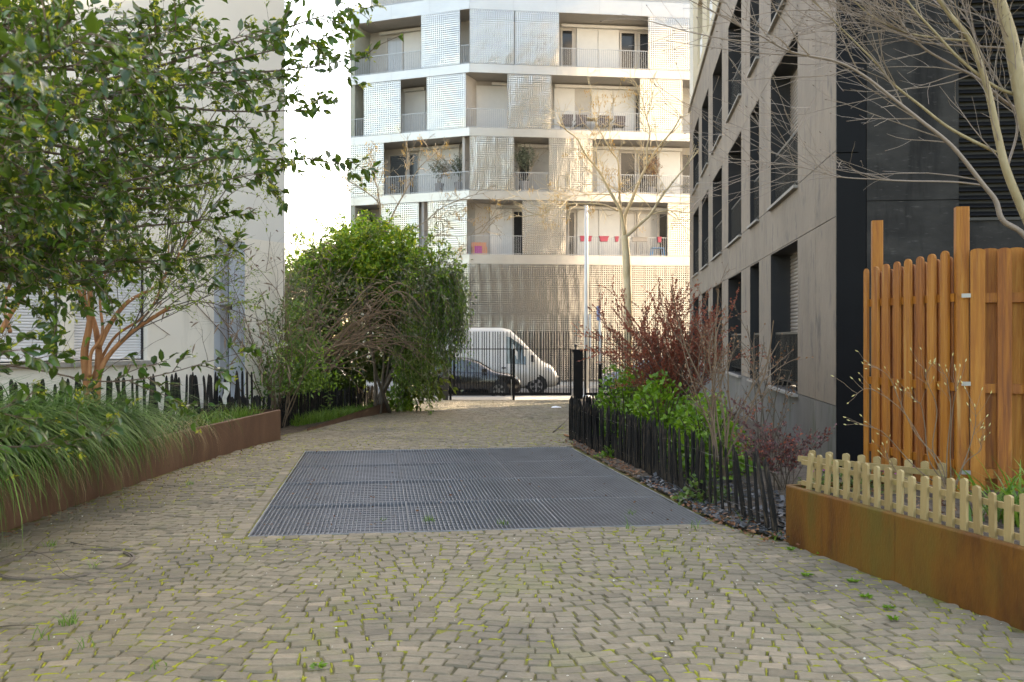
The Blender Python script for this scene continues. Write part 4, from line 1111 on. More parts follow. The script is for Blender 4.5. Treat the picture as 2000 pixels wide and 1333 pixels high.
m1 = MB(); m1.box((x + .1, 32.95, .9), (x + .16, 33.05, 2.4)); m1.build('conduit', 'white_paint', t)
t, x = street_pole(1172, 32.6, GZ1 - .02, CZ + (HY - 597) / F * 32.6, .05, 'white_paint', 'sign_post', 'thin white sign post with an edge-on blue sign', 'sign')
zs_ = CZ + (HY - 597) / F * 32.6
m1 = MB(); m1.box((x - .09, 32.4, zs_ - .5), (x - .055, 32.9, zs_ - .02)); m1.build('sign_plate', 'sign_blue', t)
m1 = MB(); m1.lathe((x, 32.6, GZ1 - .02), [(.062, 0), (.062, 1.15), (.055, 1.16)], 10); m1.build('sleeve', 'gate_paint', t)
c = V((1232 - CX) / F * 32.3, 32.3, GZ1 - .02); t = thing('street_planter', 'grey brown round planter pot beside the street tree', 'planter', c)
m1 = MB(); m1.lathe(c, [(.33, 0), (.40, .75), (.43, .75), (.43, .84), (.38, .84), (.36, .7)], 20); m1.build('pot', 'planter_dark', t, smooth=False)
m1 = MB(); m1.lathe(c + V(0, 0, .68), [(.36, 0), (.36, .03)], 14); m1.build('soil', 'soil', t)

# ------------------------------------------------------------------ vehicles
def loft_car(name, label, cat, base, face, st_, paint, glass_rng, wheels, wr, width, group=None, front_glass=None, rear_glass=None, van=False):
    """st_: stations (x, z_low, z_belt, z_top, half_width, half_top); face=+1 points to the right."""
    t = thing(name, label, cat, base, group)
    bx_ = Vector(base)
    def ring(s):
        x, zl, zb2, zt2, hw, ht = s
        h = [(hw * .88, zl), (hw * .985, zl + .12), (hw, zl + (zb2 - zl) * .55), (hw * .985, zb2 - .05), (hw * .955, zb2), (ht + (hw * .955 - ht) * .12, zb2 + (zt2 - zb2) * .86), (ht * .88, zt2 - .005), (ht * .4, zt2 + .012)]
        full = h + [(-a, b) for a, b in h[::-1]]
        return [bx_ + V(face * x, a, b) for a, b in full]
    rs = [ring(s) for s in st_]; nr = len(rs[0])
    m1 = MB(); vv = [tuple(q) for r_ in rs for q in r_]
    ff = [(i * nr + j, i * nr + (j + 1) % nr, (i + 1) * nr + (j + 1) % nr, (i + 1) * nr + j) for i in range(len(rs) - 1) for j in range(nr)]
    m1.add(vv, np.array(ff)); m1.add(vv[:nr], [tuple(range(nr))]); m1.add(vv[-nr:], [tuple(range(nr))[::-1]])
    m1.build('body', paint, t, smooth=True)
    def lerp_st(x):
        for i in range(len(st_) - 1):
            if st_[i][0] <= x <= st_[i + 1][0]:
                f = (x - st_[i][0]) / (st_[i + 1][0] - st_[i][0]); return tuple(st_[i][k] * (1 - f) + st_[i + 1][k] * f for k in range(6))
        return st_[-1]
    for (x0, x1) in glass_rng:
        for sd_ in (-1, 1):
            m1 = MB()
            xs = np.linspace(x0, x1, 7); lo_, hi_ = [], []
            for x in xs:
                s = lerp_st(x); hw, ht = s[4] * .955, s[5]; zb2, zt2 = s[2], s[3]
                f0, f1 = .06, .80
                for f, lst in ((f0, lo_), (f1, hi_)):
                    g_ = f / .86
                    y = hw + (ht + (hw - ht) * .12 - hw) * g_ + .012
                    lst.append(bx_ + V(face * x, sd_ * y, zb2 + (zt2 - zb2) * f))
            for i in range(6): m1.quad(lo_[i], lo_[i + 1], hi_[i + 1], hi_[i])
            m1.build('side_window', 'car_glass', t)
    for rng_, nm in ((front_glass, 'windscreen'), (rear_glass, 'rear_window')):
        if rng_:
            x0, x1 = rng_; m1 = MB(); prev = None
            for x in np.linspace(x0, x1, 6):
                s = lerp_st(x); w_ = s[5] * .84
                cur = (bx_ + V(face * x, -w_, s[3] + .02), bx_ + V(face * x, w_, s[3] + .02))
                if prev: m1.quad(prev[0], cur[0], cur[1], prev[1])
                prev = cur
            m1.build(nm, 'car_glass', t)
    for wx in wheels:
        for sd_ in (-1, 1):
            yv = sd_ * (width / 2 - .09)
            c = bx_ + V(face * wx, yv, wr)
            m1 = MB(); m1.lathe(c, [(wr * .62, -.10), (wr * .93, -.10), (wr, -.06), (wr, .06), (wr * .93, .10), (wr * .62, .10)], 24, 'y'); wh = m1.build('wheel', 'tyre', t, smooth=False)
            m1 = MB(); yo = sd_ * .105
            m1.lathe(c + V(0, yo - .01, 0), [(.05, 0), (.05, .02)], 10, 'y'); m1.lathe(c + V(0, yo - .008, 0), [(wr * .66, 0), (wr * .66, .016)], 24, 'y')
            m1.build('rim', 'rim' if not van else 'pot_grey', wh)
            m1 = MB()
            for k in range(5):
                a = k * 2 * math.pi / 5 + .3
                dv = V(math.cos(a), 0, math.sin(a)); pv = V(-math.sin(a), 0, math.cos(a))
                m1.prism([c + V(0, yo * 1.08, 0) + dv * wr * .25 + pv * wr * .13, c + V(0, yo * 1.08, 0) + dv * wr * .6 + pv * wr * .2, c + V(0, yo * 1.08, 0) + dv * wr * .6 - pv * wr * .2, c + V(0, yo * 1.08, 0) + dv * wr * .25 - pv * wr * .13], V(0, sd_ * .006, 0))
            m1.build('rim_opening', 'tyre', wh)
            m1 = MB(); ar = [c + V(0, sd_ * (.085), 0) + V(math.cos(a), 0, math.sin(a)) * wr * 1.17 for a in np.linspace(-.3, math.pi + .3, 14)]; 
            m1.prism(ar, V(0, sd_ * .008, 0)); m1.build('wheel_arch', 'tyre', t)
    return t, bx_
RZ = -.56
car_st = [(-2.02, .45, .80, .86, .72, .55), (-1.97, .25, .90, 1.02, .80, .58), (-1.85, .20, .95, 1.18, .84, .60), (-1.45, .18, .97, 1.42, .87, .62), (-.7, .18, .95, 1.47, .88, .63), (.1, .18, .93, 1.45, .88, .62), (.55, .18, .92, 1.32, .88, .61),
          (1.05, .18, .91, 1.02, .87, .62), (1.25, .18, .88, .96, .86, .68), (1.75, .20, .80, .87, .82, .66), (1.98, .24, .68, .74, .74, .58), (2.06, .32, .56, .60, .64, .5)]
cx_ = (905 - CX) / F * 34.6
t, b_ = loft_car('parked_car', 'dark hatchback parked behind the gate beside the hanging foliage', 'car', (cx_, 34.6, RZ), 1, car_st, 'car_black', [(-1.5, -.75), (-.62, .12), (.2, .75)], [-1.28, 1.28], .31, 1.72, 'cars parked along the street', front_glass=(.45, 1.0), rear_glass=(-1.8, -1.5))
def lamp(t, nm, c, s, mat):
    m1 = MB(); m1.lathe(c, [(s * .4, -.02), (s, 0), (s * .9, .03), (s * .4, .05)], 10, 'x'); m1.build(nm, mat, t)
for sd_ in (-1, 1):
    m1 = MB(); q = b_ + V(-1.96, sd_ * .66, .78); m1.obox(q - V(.03, .12, .0), (.12, 0, 0), (0, .26, 0), (.03, 0, .22)); m1.build('tail_light', 'tail_red', t)
    m1 = MB(); q = b_ + V(1.86, sd_ * .6, .64); m1.obox(q - V(.0, .12, 0), (.14, 0, 0), (0, .24, 0), (-.04, 0, .13)); m1.build('headlight', 'head_lamp', t)
    m1 = MB(); q = b_ + V(.78, sd_ * .9, .95); m1.obox(q - V(.06, .04 if sd_ < 0 else 0, 0), (.16, 0, 0), (0, .12 * sd_, 0), (0, 0, .12)); m1.build('mirror', 'car_black', t)
van_st = [(-2.72, .42, 1.05, 2.40, .93, .80), (-2.70, .28, 1.1, 2.48, .98, .83), (-2.2, .25, 1.1, 2.53, 1.0, .84), (.4, .25, 1.1, 2.53, 1.0, .84), (.75, .25, 1.1, 2.46, 1.0, .83), (1.15, .25, 1.1, 2.12, 1.0, .80), (1.75, .25, 1.08, 1.50, .99, .80),
          (1.95, .27, 1.02, 1.28, .97, .80), (2.35, .30, .88, 1.08, .92, .76), (2.55, .35, .72, .80, .85, .65), (2.62, .42, .58, .62, .75, .55)]
vx = (1090 - CX) / F * 37.2 - 2.62
t, b_ = loft_car('delivery_van', 'cream white high roof van parked on the street behind the gate', 'van', (vx, 37.2, RZ), 1, van_st, 'van_paint', [(.62, 1.35)], [-1.75, 1.75], .36, 1.95, None, front_glass=(1.0, 1.75), van=True)
for sd_ in (-1, 1):
    m1 = MB(); q = b_ + V(2.2, sd_ * .78, .82); m1.obox(q - V(.0, .12, 0), (.22, 0, 0), (0, .24, 0), (-.12, 0, .22)); m1.build('headlight', 'head_lamp', t)
    m1 = MB(); q = b_ + V(1.55, sd_ * 1.02, 1.25); m1.obox(q, (.1, 0, 0), (0, .14 * sd_, 0), (0, 0, .26)); m1.build('mirror', 'plastic_black', t)
    m1 = MB(); q = b_ + V(.35, sd_ * 1.003, .35); m1.obox(q, (.012, 0, 0), (0, .008 * sd_, 0), (0, 0, 1.95)); m1.build('door_seam', 'plastic_black', t)
    m1 = MB(); q = b_ + V(.45, sd_ * 1.003, 1.0); m1.obox(q, (.16, 0, 0), (0, .03 * sd_, 0), (0, 0, .05)); m1.build('door_handle', 'plastic_black', t)
    m1 = MB(); q = b_ + V(-2.2, sd_ * 1.003, .62); m1.obox(q, (3.2, 0, 0), (0, .02 * sd_, 0), (0, 0, .09)); m1.build('rubbing_strip', 'plastic_black', t)
m1 = MB(); q = b_ + V(2.5, -.8, .38); m1.obox(q, (.16, 0, 0), (0, 1.6, 0), (0, 0, .28)); m1.build('bumper', 'plastic_black', t)
cx_ = (1282 - CX) / F * 36.2
t, b_ = loft_car('parked_car', 'grey hatchback half hidden behind the red leaved shrub', 'car', (cx_, 36.2, RZ), -1, car_st, 'car_grey', [(-1.5, -.75), (-.62, .12), (.2, .75)], [-1.28, 1.28], .31, 1.72, 'cars parked along the street', front_glass=(.45, 1.0), rear_glass=(-1.8, -1.5))
for sd_ in (-1, 1):
    m1 = MB(); q = b_ + V(-1.86, sd_ * .6, .64); m1.obox(q - V(.14, .12, 0), (.14, 0, 0), (0, .24, 0), (.04, 0, .13)); m1.build('headlight', 'head_lamp', t)

# ================================================================== FENCES
rng = np.random.default_rng(21)
PALE = []
for k in range(9):
    m1 = MB(); rg = np.random.default_rng(100 + k); nseg = 6
    wx, wy = rg.uniform(.020, .032), rg.uniform(.010, .016)
    an = np.sort(rg.uniform(0, 6.283, 6)) * .25 + np.arange(6) * 6.283 / 6 * .75
    pts = []
    prof = [(0, 1.0), (.35, rg.uniform(.9, 1.08)), (.7, rg.uniform(.85, 1.0)), (.93, .85), (.985, .5), (1.0, .18)]
    bx_, by_ = rg.normal(0, .008, 2)
    for h, s in prof:
        for a in an: pts.append((math.cos(a) * wx * s + bx_ * math.sin(h * 3), math.sin(a) * wy * s + by_ * math.sin(h * 2), h))
    m1.add(pts, np.array([(i * 6 + j, i * 6 + (j + 1) % 6, (i + 1) * 6 + (j + 1) % 6, (i + 1) * 6 + j) for i in range(len(prof) - 1) for j in range(6)]), rg.random())
    m1.add(pts[-6:], [tuple(range(6))])
    me = m1.mesh('paling'); me.materials.append(MT['charred']); PALE.append(me)
def paling_fence(label, path, height, seed, gap=(.045, .065), base=None, lean=.05, sparse=None):
    rg = np.random.default_rng(seed)
    pts = spline([V(*q[:2], 0) for q in path], 10); d = np.linalg.norm(np.diff(pts, axis=0), axis=1); cum = np.concatenate([[0], np.cumsum(d)])
    zb = base or (lambda x, y: gz(y) - .03)
    t = thing('paling_fence', label, 'fence', (pts[0][0], pts[0][1], zb(pts[0][0], pts[0][1])))
    s = 0.0; w1, w2 = [], []
    while s < cum[-1]:
        x = np.interp(s, cum, pts[:, 0]); y = np.interp(s, cum, pts[:, 1])
        e = np.array([np.interp(s + .05, cum, pts[:, 0]) - np.interp(s - .05, cum, pts[:, 0]), np.interp(s + .05, cum, pts[:, 1]) - np.interp(s - .05, cum, pts[:, 1])])
        az = math.atan2(e[1], e[0])
        f = s / cum[-1]
        o = bpy.data.objects.new('paling', PALE[rg.integers(len(PALE))]); COL.objects.link(o); o.parent = t
        ln = lean(f) if callable(lean) else 0.0
        h = height * rg.uniform(.92, 1.06)
        o.location = (x - t.location.x + rg.normal(0, .006), y - t.location.y + rg.normal(0, .012), zb(x, y) - t.location.z)
        o.scale = (rg.uniform(.85, 1.35), rg.uniform(.8, 1.3), h)
        o.rotation_mode = 'XYZ'
        o.rotation_euler = (rg.normal(0, .03), rg.normal(0, .055) + ln, az + (math.pi if rg.random() < .5 and ln == 0 else 0) + rg.normal(0, .12))
        w1.append((x + rg.normal(0, .012), y + rg.normal(0, .012), zb(x, y) + height * .78)); w2.append((x + rg.normal(0, .012), y + rg.normal(0, .012), zb(x, y) + height * .25))
        g_ = gap if not sparse else (gap[0] + sparse(f), gap[1] + sparse(f))
        s += rg.uniform(*g_)
    for w_ in (w1, w2):
        m1 = MB(); m1.tube(w_, .0016, 4); m1.build('wire', 'wire', t)
    return t
paling_fence('long black charred paling fence along the steel grating', [G(1114, 858), G(1160, 884), G(1220, 908), G(1300, 948), G(1380, 990), G(1455, 1022), G(1528, 1054)], .69, 1,
             lean=lambda f: -.02 - (.32 * max(0, (f - .84) / .16)), sparse=lambda f: .0 if f < .78 else .09)
fq = G(1114, 858)
paling_fence('short black paling return at the far corner of the green bed', [fq, fq + V(.25, .35, 0), fq + V(.9, .6, 0), fq + V(1.7, .7, 0)], .72, 2)
SOILZ = lambda x, y: .37
paling_fence('weathered gappy black paling fence standing in the grass planter', [V(-6.6, 10.6, 0), V(-5.75, 12.0, 0), V(-5.2, 12.9, 0), V(-4.55, 14.1, 0), V(-4.0, 14.95, 0)], .70, 3, gap=(.055, .085), base=SOILZ)
paling_fence('short black paling fence between the planter end and blue door', [V(-5.1, 16.0, 0), V(-4.6, 16.3, 0), V(-4.15, 16.6, 0)], .68, 4)
paling_fence('dense black paling fence below the large arching bush', [G(548, 842), G(600, 828), G(660, 813), G(738, 799)], .66, 5, gap=(.038, .055))
# rag caught on the weathered fence
c = P(441, 755, 14.2); m1 = MB(); vv = []
for i in range(9):
    for k in range(4):
        vv.append((c.x + (k - 1.5) * .035 * (1 - .06 * i) + .02 * math.sin(i * .7), c.y + .02 * math.sin(i * 1.9 + k * 2.1), c.z + .06 - i * .04))
m1.add(vv, np.array([(i * 4 + k, i * 4 + k + 1, (i + 1) * 4 + k + 1, (i + 1) * 4 + k) for i in range(8) for k in range(3)])); o = m1.build('rag', 'rag', smooth=True); tag(o, 'torn pale rag caught on the weathered black fence', 'rag')

def round_top(m1, o, e, n_, wd, h, th, rise=.03, k=6, rnd=None):
    """A board with a rounded head: o bottom left, e along the fence, n_ thickness."""
    pts = [o, o + e * wd]
    for i in range(k + 1):
        a = math.pi * i / k
        pts.append(o + e * (wd / 2 + wd / 2 * math.cos(a)) + V(0, 0, h - rise + rise * math.sin(a)))
    m1.prism(pts, n_ * th, rnd)
# ------------------------------------------------------------------ tall timber fence
def xy(px, Yv): return V((px - CX) / F * Yv, Yv, 0)
TA, TB = xy(1694, 8.4), xy(1867, 7.22); TC = xy(1893, 7.17); TD = xy(2180, 6.85)
SZ = .44
tf = thing('timber_fence', 'oblique orange timber screen of rounded slats against the black wall', 'fence', (TA.x, TA.y, SZ))
e = (TB - TA).normalized(); nr_ = V(-e.y, e.x, 0)
if nr_.y > 0 and nr_.x > 0: nr_ = -nr_
nr_ = V(e.y, -e.x, 0); nr_ = nr_ if nr_.x < 0 else -nr_
def on_line(px, A, dvec):
    s = (px - CX) / F
    return (A.x - s * A.y) / (s * dvec.y - dvec.x)
for k, (p0, p1, py) in enumerate([(1694.5, 1706.6, 525), (1710.6, 1727.5, 520.6), (1731, 1748, 515.7), (1753, 1769.6, 511), (1774, 1792, 506), (1797.5, 1816, 501), (1820, 1840, 496), (1845.5, 1866, 490)]):
    u0, u1 = on_line(p0, TA, e), on_line(p1, TA, e); ym = TA.y + e.y * (u0 + u1) / 2
    zt2 = CZ + (HY - py) / F * ym
    m1 = MB(); round_top(m1, TA + e * u0 + nr_ * .02 + V(0, 0, SZ), e, nr_, (u1 - u0) * .95 - .032, zt2 - SZ, .019, rise=.035, rnd=rng.random()); m1.build('front_slat', 'fence_wood', tf)
    uc = u1 + .045
    if k < 7:
        m1 = MB(); round_top(m1, TA + e * (uc - .035) - nr_ * .04 + V(0, 0, SZ), e, nr_, .07, zt2 - SZ - .03, .018, rise=.035, rnd=rng.random() * .5); m1.build('rear_slat', 'fence_wood', tf)
for z in (1.87, 1.20, .62):
    m1 = MB(); m1.obox(TA + e * .0 + V(0, 0, z) - nr_ * .02, e * (TB - TA).length, nr_ * .038, V(0, 0, .062), rnd=.6); m1.build('rail', 'fence_wood', tf)
def post(par, px0, px1, Yv, py):
    a_ = xy(px0, Yv); wd = (px1 - px0) / F * Yv; zt2 = CZ + (HY - py) / F * Yv
    m1 = MB(); b = .006; w_ = wd
    pr = [(b, 0), (w_ - b, 0), (w_, b), (w_, w_ - b), (w_ - b, w_), (b, w_), (0, w_ - b), (0, b)]
    ca, sa = math.cos(-.22), math.sin(-.22)
    m1.prism([a_ + V(x * ca - y * sa, x * sa + y * ca, SZ - .2) for x, y in pr], V(0, 0, zt2 - SZ + .2), .7); return m1.build('post', 'fence_wood', par)
post(tf, 1704, 1724, 8.33, 431)
tg = thing('timber_fence', 'close boarded orange timber fence panel at the right frame edge', 'fence', (TC.x, TC.y, SZ))
post(tg, 1868, 1892, 7.18, 404)
e2 = (TD - TC).normalized(); n2 = V(e2.y, -e2.x, 0); n2 = n2 if n2.y < 0 else -n2
u = 0.0
px_f = [(1894, 1923), (1947, 1975), (2000, 2029), (2054, 2083), (2108, 2137)]
for k, (p0, p1) in enumerate(px_f):
    u0, u1 = on_line(p0, TC, e2), on_line(p1, TC, e2)
    m1 = MB(); round_top(m1, TC + e2 * u0 + n2 * .02 + V(0, 0, SZ + .03), e2, n2, u1 - u0, 2.26 - SZ - .03, .02, rise=.022, rnd=rng.random()); m1.build('front_board', 'fence_wood', tg)
    m1 = MB(); round_top(m1, TC + e2 * (u1 - .025) - n2 * .045 + V(0, 0, SZ + .03), e2, n2, .13, 2.265 - SZ - .03, .02, rise=.022, rnd=rng.random()); m1.build('rear_board', 'fence_wood', tg)
for z in (1.86, 1.19, .56):
    m1 = MB(); m1.obox(TC + e2 * .0 + V(0, 0, z) - n2 * .022, e2 * (TD - TC).length, n2 * .04, V(0, 0, .07), rnd=.3); m1.build('rail', 'fence_wood', tg)
for py in (578, 750, 923):
    m1 = MB(); q = P(1878, py, 7.12); m1.obox(q + V(0, 0, -.014), e2 * .062, n2 * .004, V(0, 0, .03)); m1.build('bracket', 'zinc', tg)
# ------------------------------------------------------------------ low picket fences on the planter
pk = thing('picket_fence', 'low pale timber picket fence leaning along the planter edge', 'fence', PR0)
LO = PR0 + pn * .085
u0, u1 = on_line(1580, LO, pe), on_line(1971, LO, pe); stp = (u1 - u0) / 17
pkm = []
for k in range(4):
    m1 = MB(); round_top(m1, V(-.025, 0, 0), V(1, 0, 0), V(0, 1, 0), .05, .31, .02, rise=.014, k=4, rnd=k / 4 + .1); me = m1.mesh('picket'); me.materials.append(MT['picket_wood']); pkm.append(me)
azp = math.atan2(pe.y, pe.x)
for k in range(-0, 24):
    u = u0 + stp * k
    if u > 3.1: break
    q = LO + pe * u - pn * .012
    o = bpy.data.objects.new('picket', pkm[rng.integers(4)]); COL.objects.link(o); o.parent = pk
    ln = .11 + .10 * max(0, 1 - k / 5)
    o.location = (q.x - PR0.x, q.y - PR0.y, .415 + .012 * math.sin(k)); o.rotation_euler = (rng.normal(0, .015), ln + rng.normal(0, .012), azp + math.pi + rng.normal(0, .03))
    o.rotation_euler = (rng.normal(0, .015), (ln - .11) + rng.normal(0, .026), azp + rng.normal(0, .05))
    o.scale = (rng.uniform(.9, 1.1), 1, rng.uniform(.93, 1.05))
for z in (.455, .615):
    m1 = MB(); m1.obox(LO + pe * (u0 - .12) + pn * .012 + V(0, 0, z), pe * 3.1, pn * .018, V(0, 0, .036), rnd=.4); m1.build('rail', 'picket_wood', pk)
pk2 = thing('picket_fence', 'rear low picket fence panel in front of the black wall', 'fence', P(1565, 945, 8.2))
Yr = 7.95
a_ = xy(1561, Yr); b_ = xy(1845, 7.05); er = (b_ - a_).normalized(); nr2 = V(er.y, -er.x, 0)
zr2 = CZ - (889 - HY) / F * Yr
azr = math.atan2(er.y, er.x)
for px in (1586, 1618, 1650, 1682, 1712, 1743.6, 1774, 1805.5, 1838):
    u = on_line(px, a_, er); q = a_ + er * u
    o = bpy.data.objects.new('picket', pkm[rng.integers(4)]); COL.objects.link(o); o.parent = pk2
    o.location = (q.x - pk2.location.x, q.y - pk2.location.y, zr2 + .05 - .325 - pk2.location.z); o.rotation_euler = (rng.normal(0, .015), rng.normal(0, .012), azr); o.scale = (1.12, 1, 1.05)
for z in (zr2 - .05, zr2 - .26):
    m1 = MB(); m1.obox(a_ + V(0, 0, z) + nr2 * .002, er * (b_ - a_).length, nr2 * .02, V(0, 0, .045), rnd=.3); m1.build('rail', 'picket_wood', pk2)

# ================================================================== PLANTS
def twig_leaves(mb, tw, per_m, L, W, rng, lite=True, spread=.9, up=.8, lv=(0, 1), Lvar=.25):
    pos, dr = sample_twigs(tw, per_m, rng, lv)
    n = len(pos)
    if n == 0: return pos
    ax = unit(dr + rng.normal(0, spread * .6, (n, 3)))
    leaves(mb, pos, ax, L * rng.uniform(1 - Lvar, 1 + Lvar, n), W * rng.uniform(1 - Lvar, 1 + Lvar, n), rng, lite, up)
    return pos

# ---- evergreen overhanging from the left -------------------------------------------------
rg = np.random.default_rng(7)
tb = V(-4.75, 6.0, .4)
ev = thing('evergreen_tree', 'evergreen tree with glossy dark leaves overhanging from the left frame edge', 'tree', tb)
wood = MB()
tk = spline([tb, tb + V(.05, -.1, 1.0), tb + V(.2, -.2, 2.1), tb + V(.15, -.35, 3.2), tb + V(.3, -.4, 4.3)], 6)
m1 = MB(); m1.tube(tk, np.linspace(.085, .045, len(tk)), 10); m1.build('trunk', 'bark_dark', ev, smooth=True)
targets = [(722, 112, 5.2), (700, 8, 5.4), (655, 70, 5.0), (690, 310, 5.5), (640, 215, 5.2), (585, 150, 4.9), (560, 330, 5.5), (520, 60, 4.8), (500, 250, 5.0), (470, 420, 5.5), (440, 160, 4.6), (455, 490, 5.6),
           (400, 330, 5.0), (380, 500, 5.4), (350, 60, 4.4), (330, 420, 5.0), (300, 230, 4.3), (290, 510, 5.0), (240, 120, 3.9), (230, 390, 4.4), (215, 540, 4.7), (170, 470, 4.2), (150, 250, 3.6), (140, 40, 3.4), (110, 560, 4.3),
           (90, 380, 3.7), (60, 180, 3.1), (50, 500, 4.0), (185, 60, 2.6), (20, 300, 3.4), (470, 690, 5.1), (120, 690, 4.0), (215, 850, 4.2), (60, 780, 3.9), (20, 680, 3.7)]
for k in range(40):
    while True:
        px, py = rg.uniform(-60, 560), rg.uniform(-60, 540)
        if py < 560 - .28 * px and px < 600 - .25 * py + 40 and rg.random() < 1.1 - px / 700: break
    targets.append((px, py, rg.uniform(3.9, 7.2)))
tw_all = []; 
for (px, py, Yt) in targets:
    T = np.array(P(px, py, Yt))
    low = py > 600
    h0 = rg.uniform(1.2, 2.4) if not low else rg.uniform(.7, 1.1)
    S = np.array([tb.x + rg.uniform(0, .4), tb.y - rg.uniform(.2, .9), tb.z + h0 + max(0, (T[2] - 1.6) * .45)])
    if low: S = np.array([tb.x + rg.uniform(.2, .6), rg.uniform(4.0, 5.2), rg.uniform(1.0, 1.5)])
    mid = S * .5 + T * .5 + np.array([rg.normal(0, .12), rg.normal(0, .15), -.12 + rg.normal(0, .12) if not low else .12])
    q3 = S * .2 + T * .8 + np.array([rg.normal(0, .05), rg.normal(0, .06), -.07])
    pl_ = spline([S, mid, q3, T], 8)
    wood.tube(pl_, np.linspace(.016 if not low else .008, .0016, len(pl_)), 5, rg.random(), cap=False)
    ds = np.gradient(pl_, axis=0); ds = unit(ds)
    m = len(pl_); total = np.linalg.norm(np.diff(pl_, axis=0), axis=1).sum()
    sparse = .6 if px > 430 and not low else (1.0 if not low else .55)
    t = .38 if not low else .55
    while t < 1.0:
        i = min(int(t * (m - 1)), m - 2); fr = t * (m - 1) - i
        q = pl_[i] * (1 - fr) + pl_[i + 1] * fr
        d_ = rot_about(ds[i], rg.uniform(.4, 1.1), rg.random() * 6.283, rg); d_[2] += .05
        ln = rg.uniform(.12, .42) * (1.15 - .45 * t)
        grow(wood, q, d_, ln, .0032, 1 if rg.random() < .6 else 0, rg, tw_all, wig=.16, grav=-.02, kids=(1, 3), ratio=(.4, .7), seg=4, rmin=.0009)
        t += rg.uniform(.055, .11) / total / sparse * (1.0 if px < 430 else 1.0)
    tw_all.append((pl_[-8:], ds[-8:], 0))
wood.build('branches', 'twig_reddish', ev, kind='stuff')
pos, dr = sample_twigs(tw_all, 27, rg, (0, 1), .05)
n = len(pos)
ax = unit(dr * .8 + rg.normal(0, .62, (n, 3)) + np.array([0, 0, -.12]))
Ls = rg.uniform(.032, .075, n); Ws = Ls * rg.uniform(.23, .31, n)
# leaves that show largest become parts of their own
pxl = CX + F * pos[:, 0] / pos[:, 1]; pyl = HY - F * (pos[:, 2] - CZ) / pos[:, 1]
size = Ls / pos[:, 1] * ((pxl > 5) & (pxl < 1990) & (pyl > 5) & (pyl < 1320))
order = np.argsort(-size); big = order[:300]; rest = order[300:]
LM = []
for k in range(8):
    m1 = MB(); leaves(m1, np.zeros((1, 3)), np.array([[1., 0, 0]]), 1.0, .27, np.random.default_rng(k + 3), False, 3.0, rnd=(k + .5) / 8)
    me = m1.mesh('leaf', True); me.materials.append(MT['leaf_dark']); LM.append(me)
for i in big:
    o = bpy.data.objects.new('leaf', LM[rg.integers(8)]); COL.objects.link(o); o.parent = ev
    xa = Vector(ax[i]); up_ = Vector(rg.normal(0, .5, 3) + np.array([0, 0, .8])); ya = up_.cross(xa).normalized(); za = xa.cross(ya)
    mx = Matrix((xa, ya, za)).transposed().to_4x4()
    o.matrix_basis = Matrix.Translation(Vector(pos[i]) - tb) @ mx @ Matrix.Scale(Ls[i], 4)
m1 = MB(); leaves(m1, pos[rest], ax[rest], Ls[rest], Ws[rest], rg, False, .8); m1.build('crown', 'leaf_dark', ev, smooth=True, kind='stuff')
# young tips
tips = [(p_[-1], d_[-1]) for p_, d_, lv in tw_all if rg.random() < .5]
pp = np.repeat(np.array([q[0] for q in tips]), 6, axis=0) + rg.normal(0, .008, (len(tips) * 6, 3)); dd = np.repeat(np.array([q[1] for q in tips]), 6, axis=0)
m1 = MB(); nn_ = len(pp); leaves(m1, pp, dd + rg.normal(0, .7, (nn_, 3)), rg.uniform(.012, .032, nn_), rg.uniform(.003, .006, nn_), rg, True); m1.build('young_shoots', 'leaf_young', ev, kind='stuff')
print('evergreen leaves', n)

# ---- multi-stemmed shrub with orange bark in the planter ---------------------------------
rg = np.random.default_rng(17)
sb = V((183 - CX) / F * 11.2, 11.2, .38)
sh = thing('blossoming_shrub', 'multi stemmed shrub with orange bark and white blossom before the shutters', 'shrub', sb)
def px_spline(lst, Y0, Y1, n=6):
    return spline([P(x, y, Y0 + (Y1 - Y0) * i / max(1, len(lst) - 1)) for i, (x, y) in enumerate(lst)], n)
tw = []; wd_ = MB()
for lst, r0, r1, y0, y1 in (([(183, 862), (170, 745), (165, 690), (174, 640), (177, 600), (171, 545), (150, 480), (120, 400)], .055, .016, 11.2, 11.0),
                            ([(186, 862), (190, 745), (193, 690), (189, 655), (182, 625), (165, 580), (175, 500), (230, 400)], .05, .014, 11.2, 11.5),
                            ([(192, 680), (215, 634), (250, 590), (300, 563), (330, 530), (380, 440)], .034, .012, 11.2, 11.6), ([(188, 760), (200, 715), (225, 680), (270, 640), (332, 600)], .034, .022, 11.1, 11.3),
                            ([(180, 740), (196, 705), (228, 655), (290, 610), (325, 530), (330, 480)], .022, .008, 11.3, 11.6), ([(175, 735), (178, 690), (200, 650), (198, 560), (250, 440), (300, 330)], .024, .008, 11.0, 11.3),
                            ([(0, 650), (30, 600), (80, 535), (140, 470), (200, 380)], .03, .01, 10.6, 11.0), ([(178, 640), (150, 560), (90, 480), (40, 380)], .024, .008, 11.2, 10.6), ([(20, 650), (10, 590), (40, 500), (70, 400)], .022, .01, 10.2, 10.4)):
    sp = px_spline(lst, y0, y1)
    m1 = MB(); m1.tube(sp, np.linspace(r0, r1, len(sp)), 8); m1.build('stem', 'bark_orange', sh, smooth=True)
    ds = unit(np.gradient(sp, axis=0))
    for k in range(11):
        i = rg.integers(int(len(sp) * .55), len(sp)); d_ = rot_about(ds[i], rg.uniform(.3, 1.0), rg.random() * 6.28, rg); d_[2] += .5
        grow(wd_, sp[i], d_, rg.uniform(.7, 1.6), .008, 2, rg, tw, wig=.16, kids=(3, 5), ratio=(.35, .6), seg=5)
wd_.build('twigs', 'bark_dark', sh, kind='stuff')
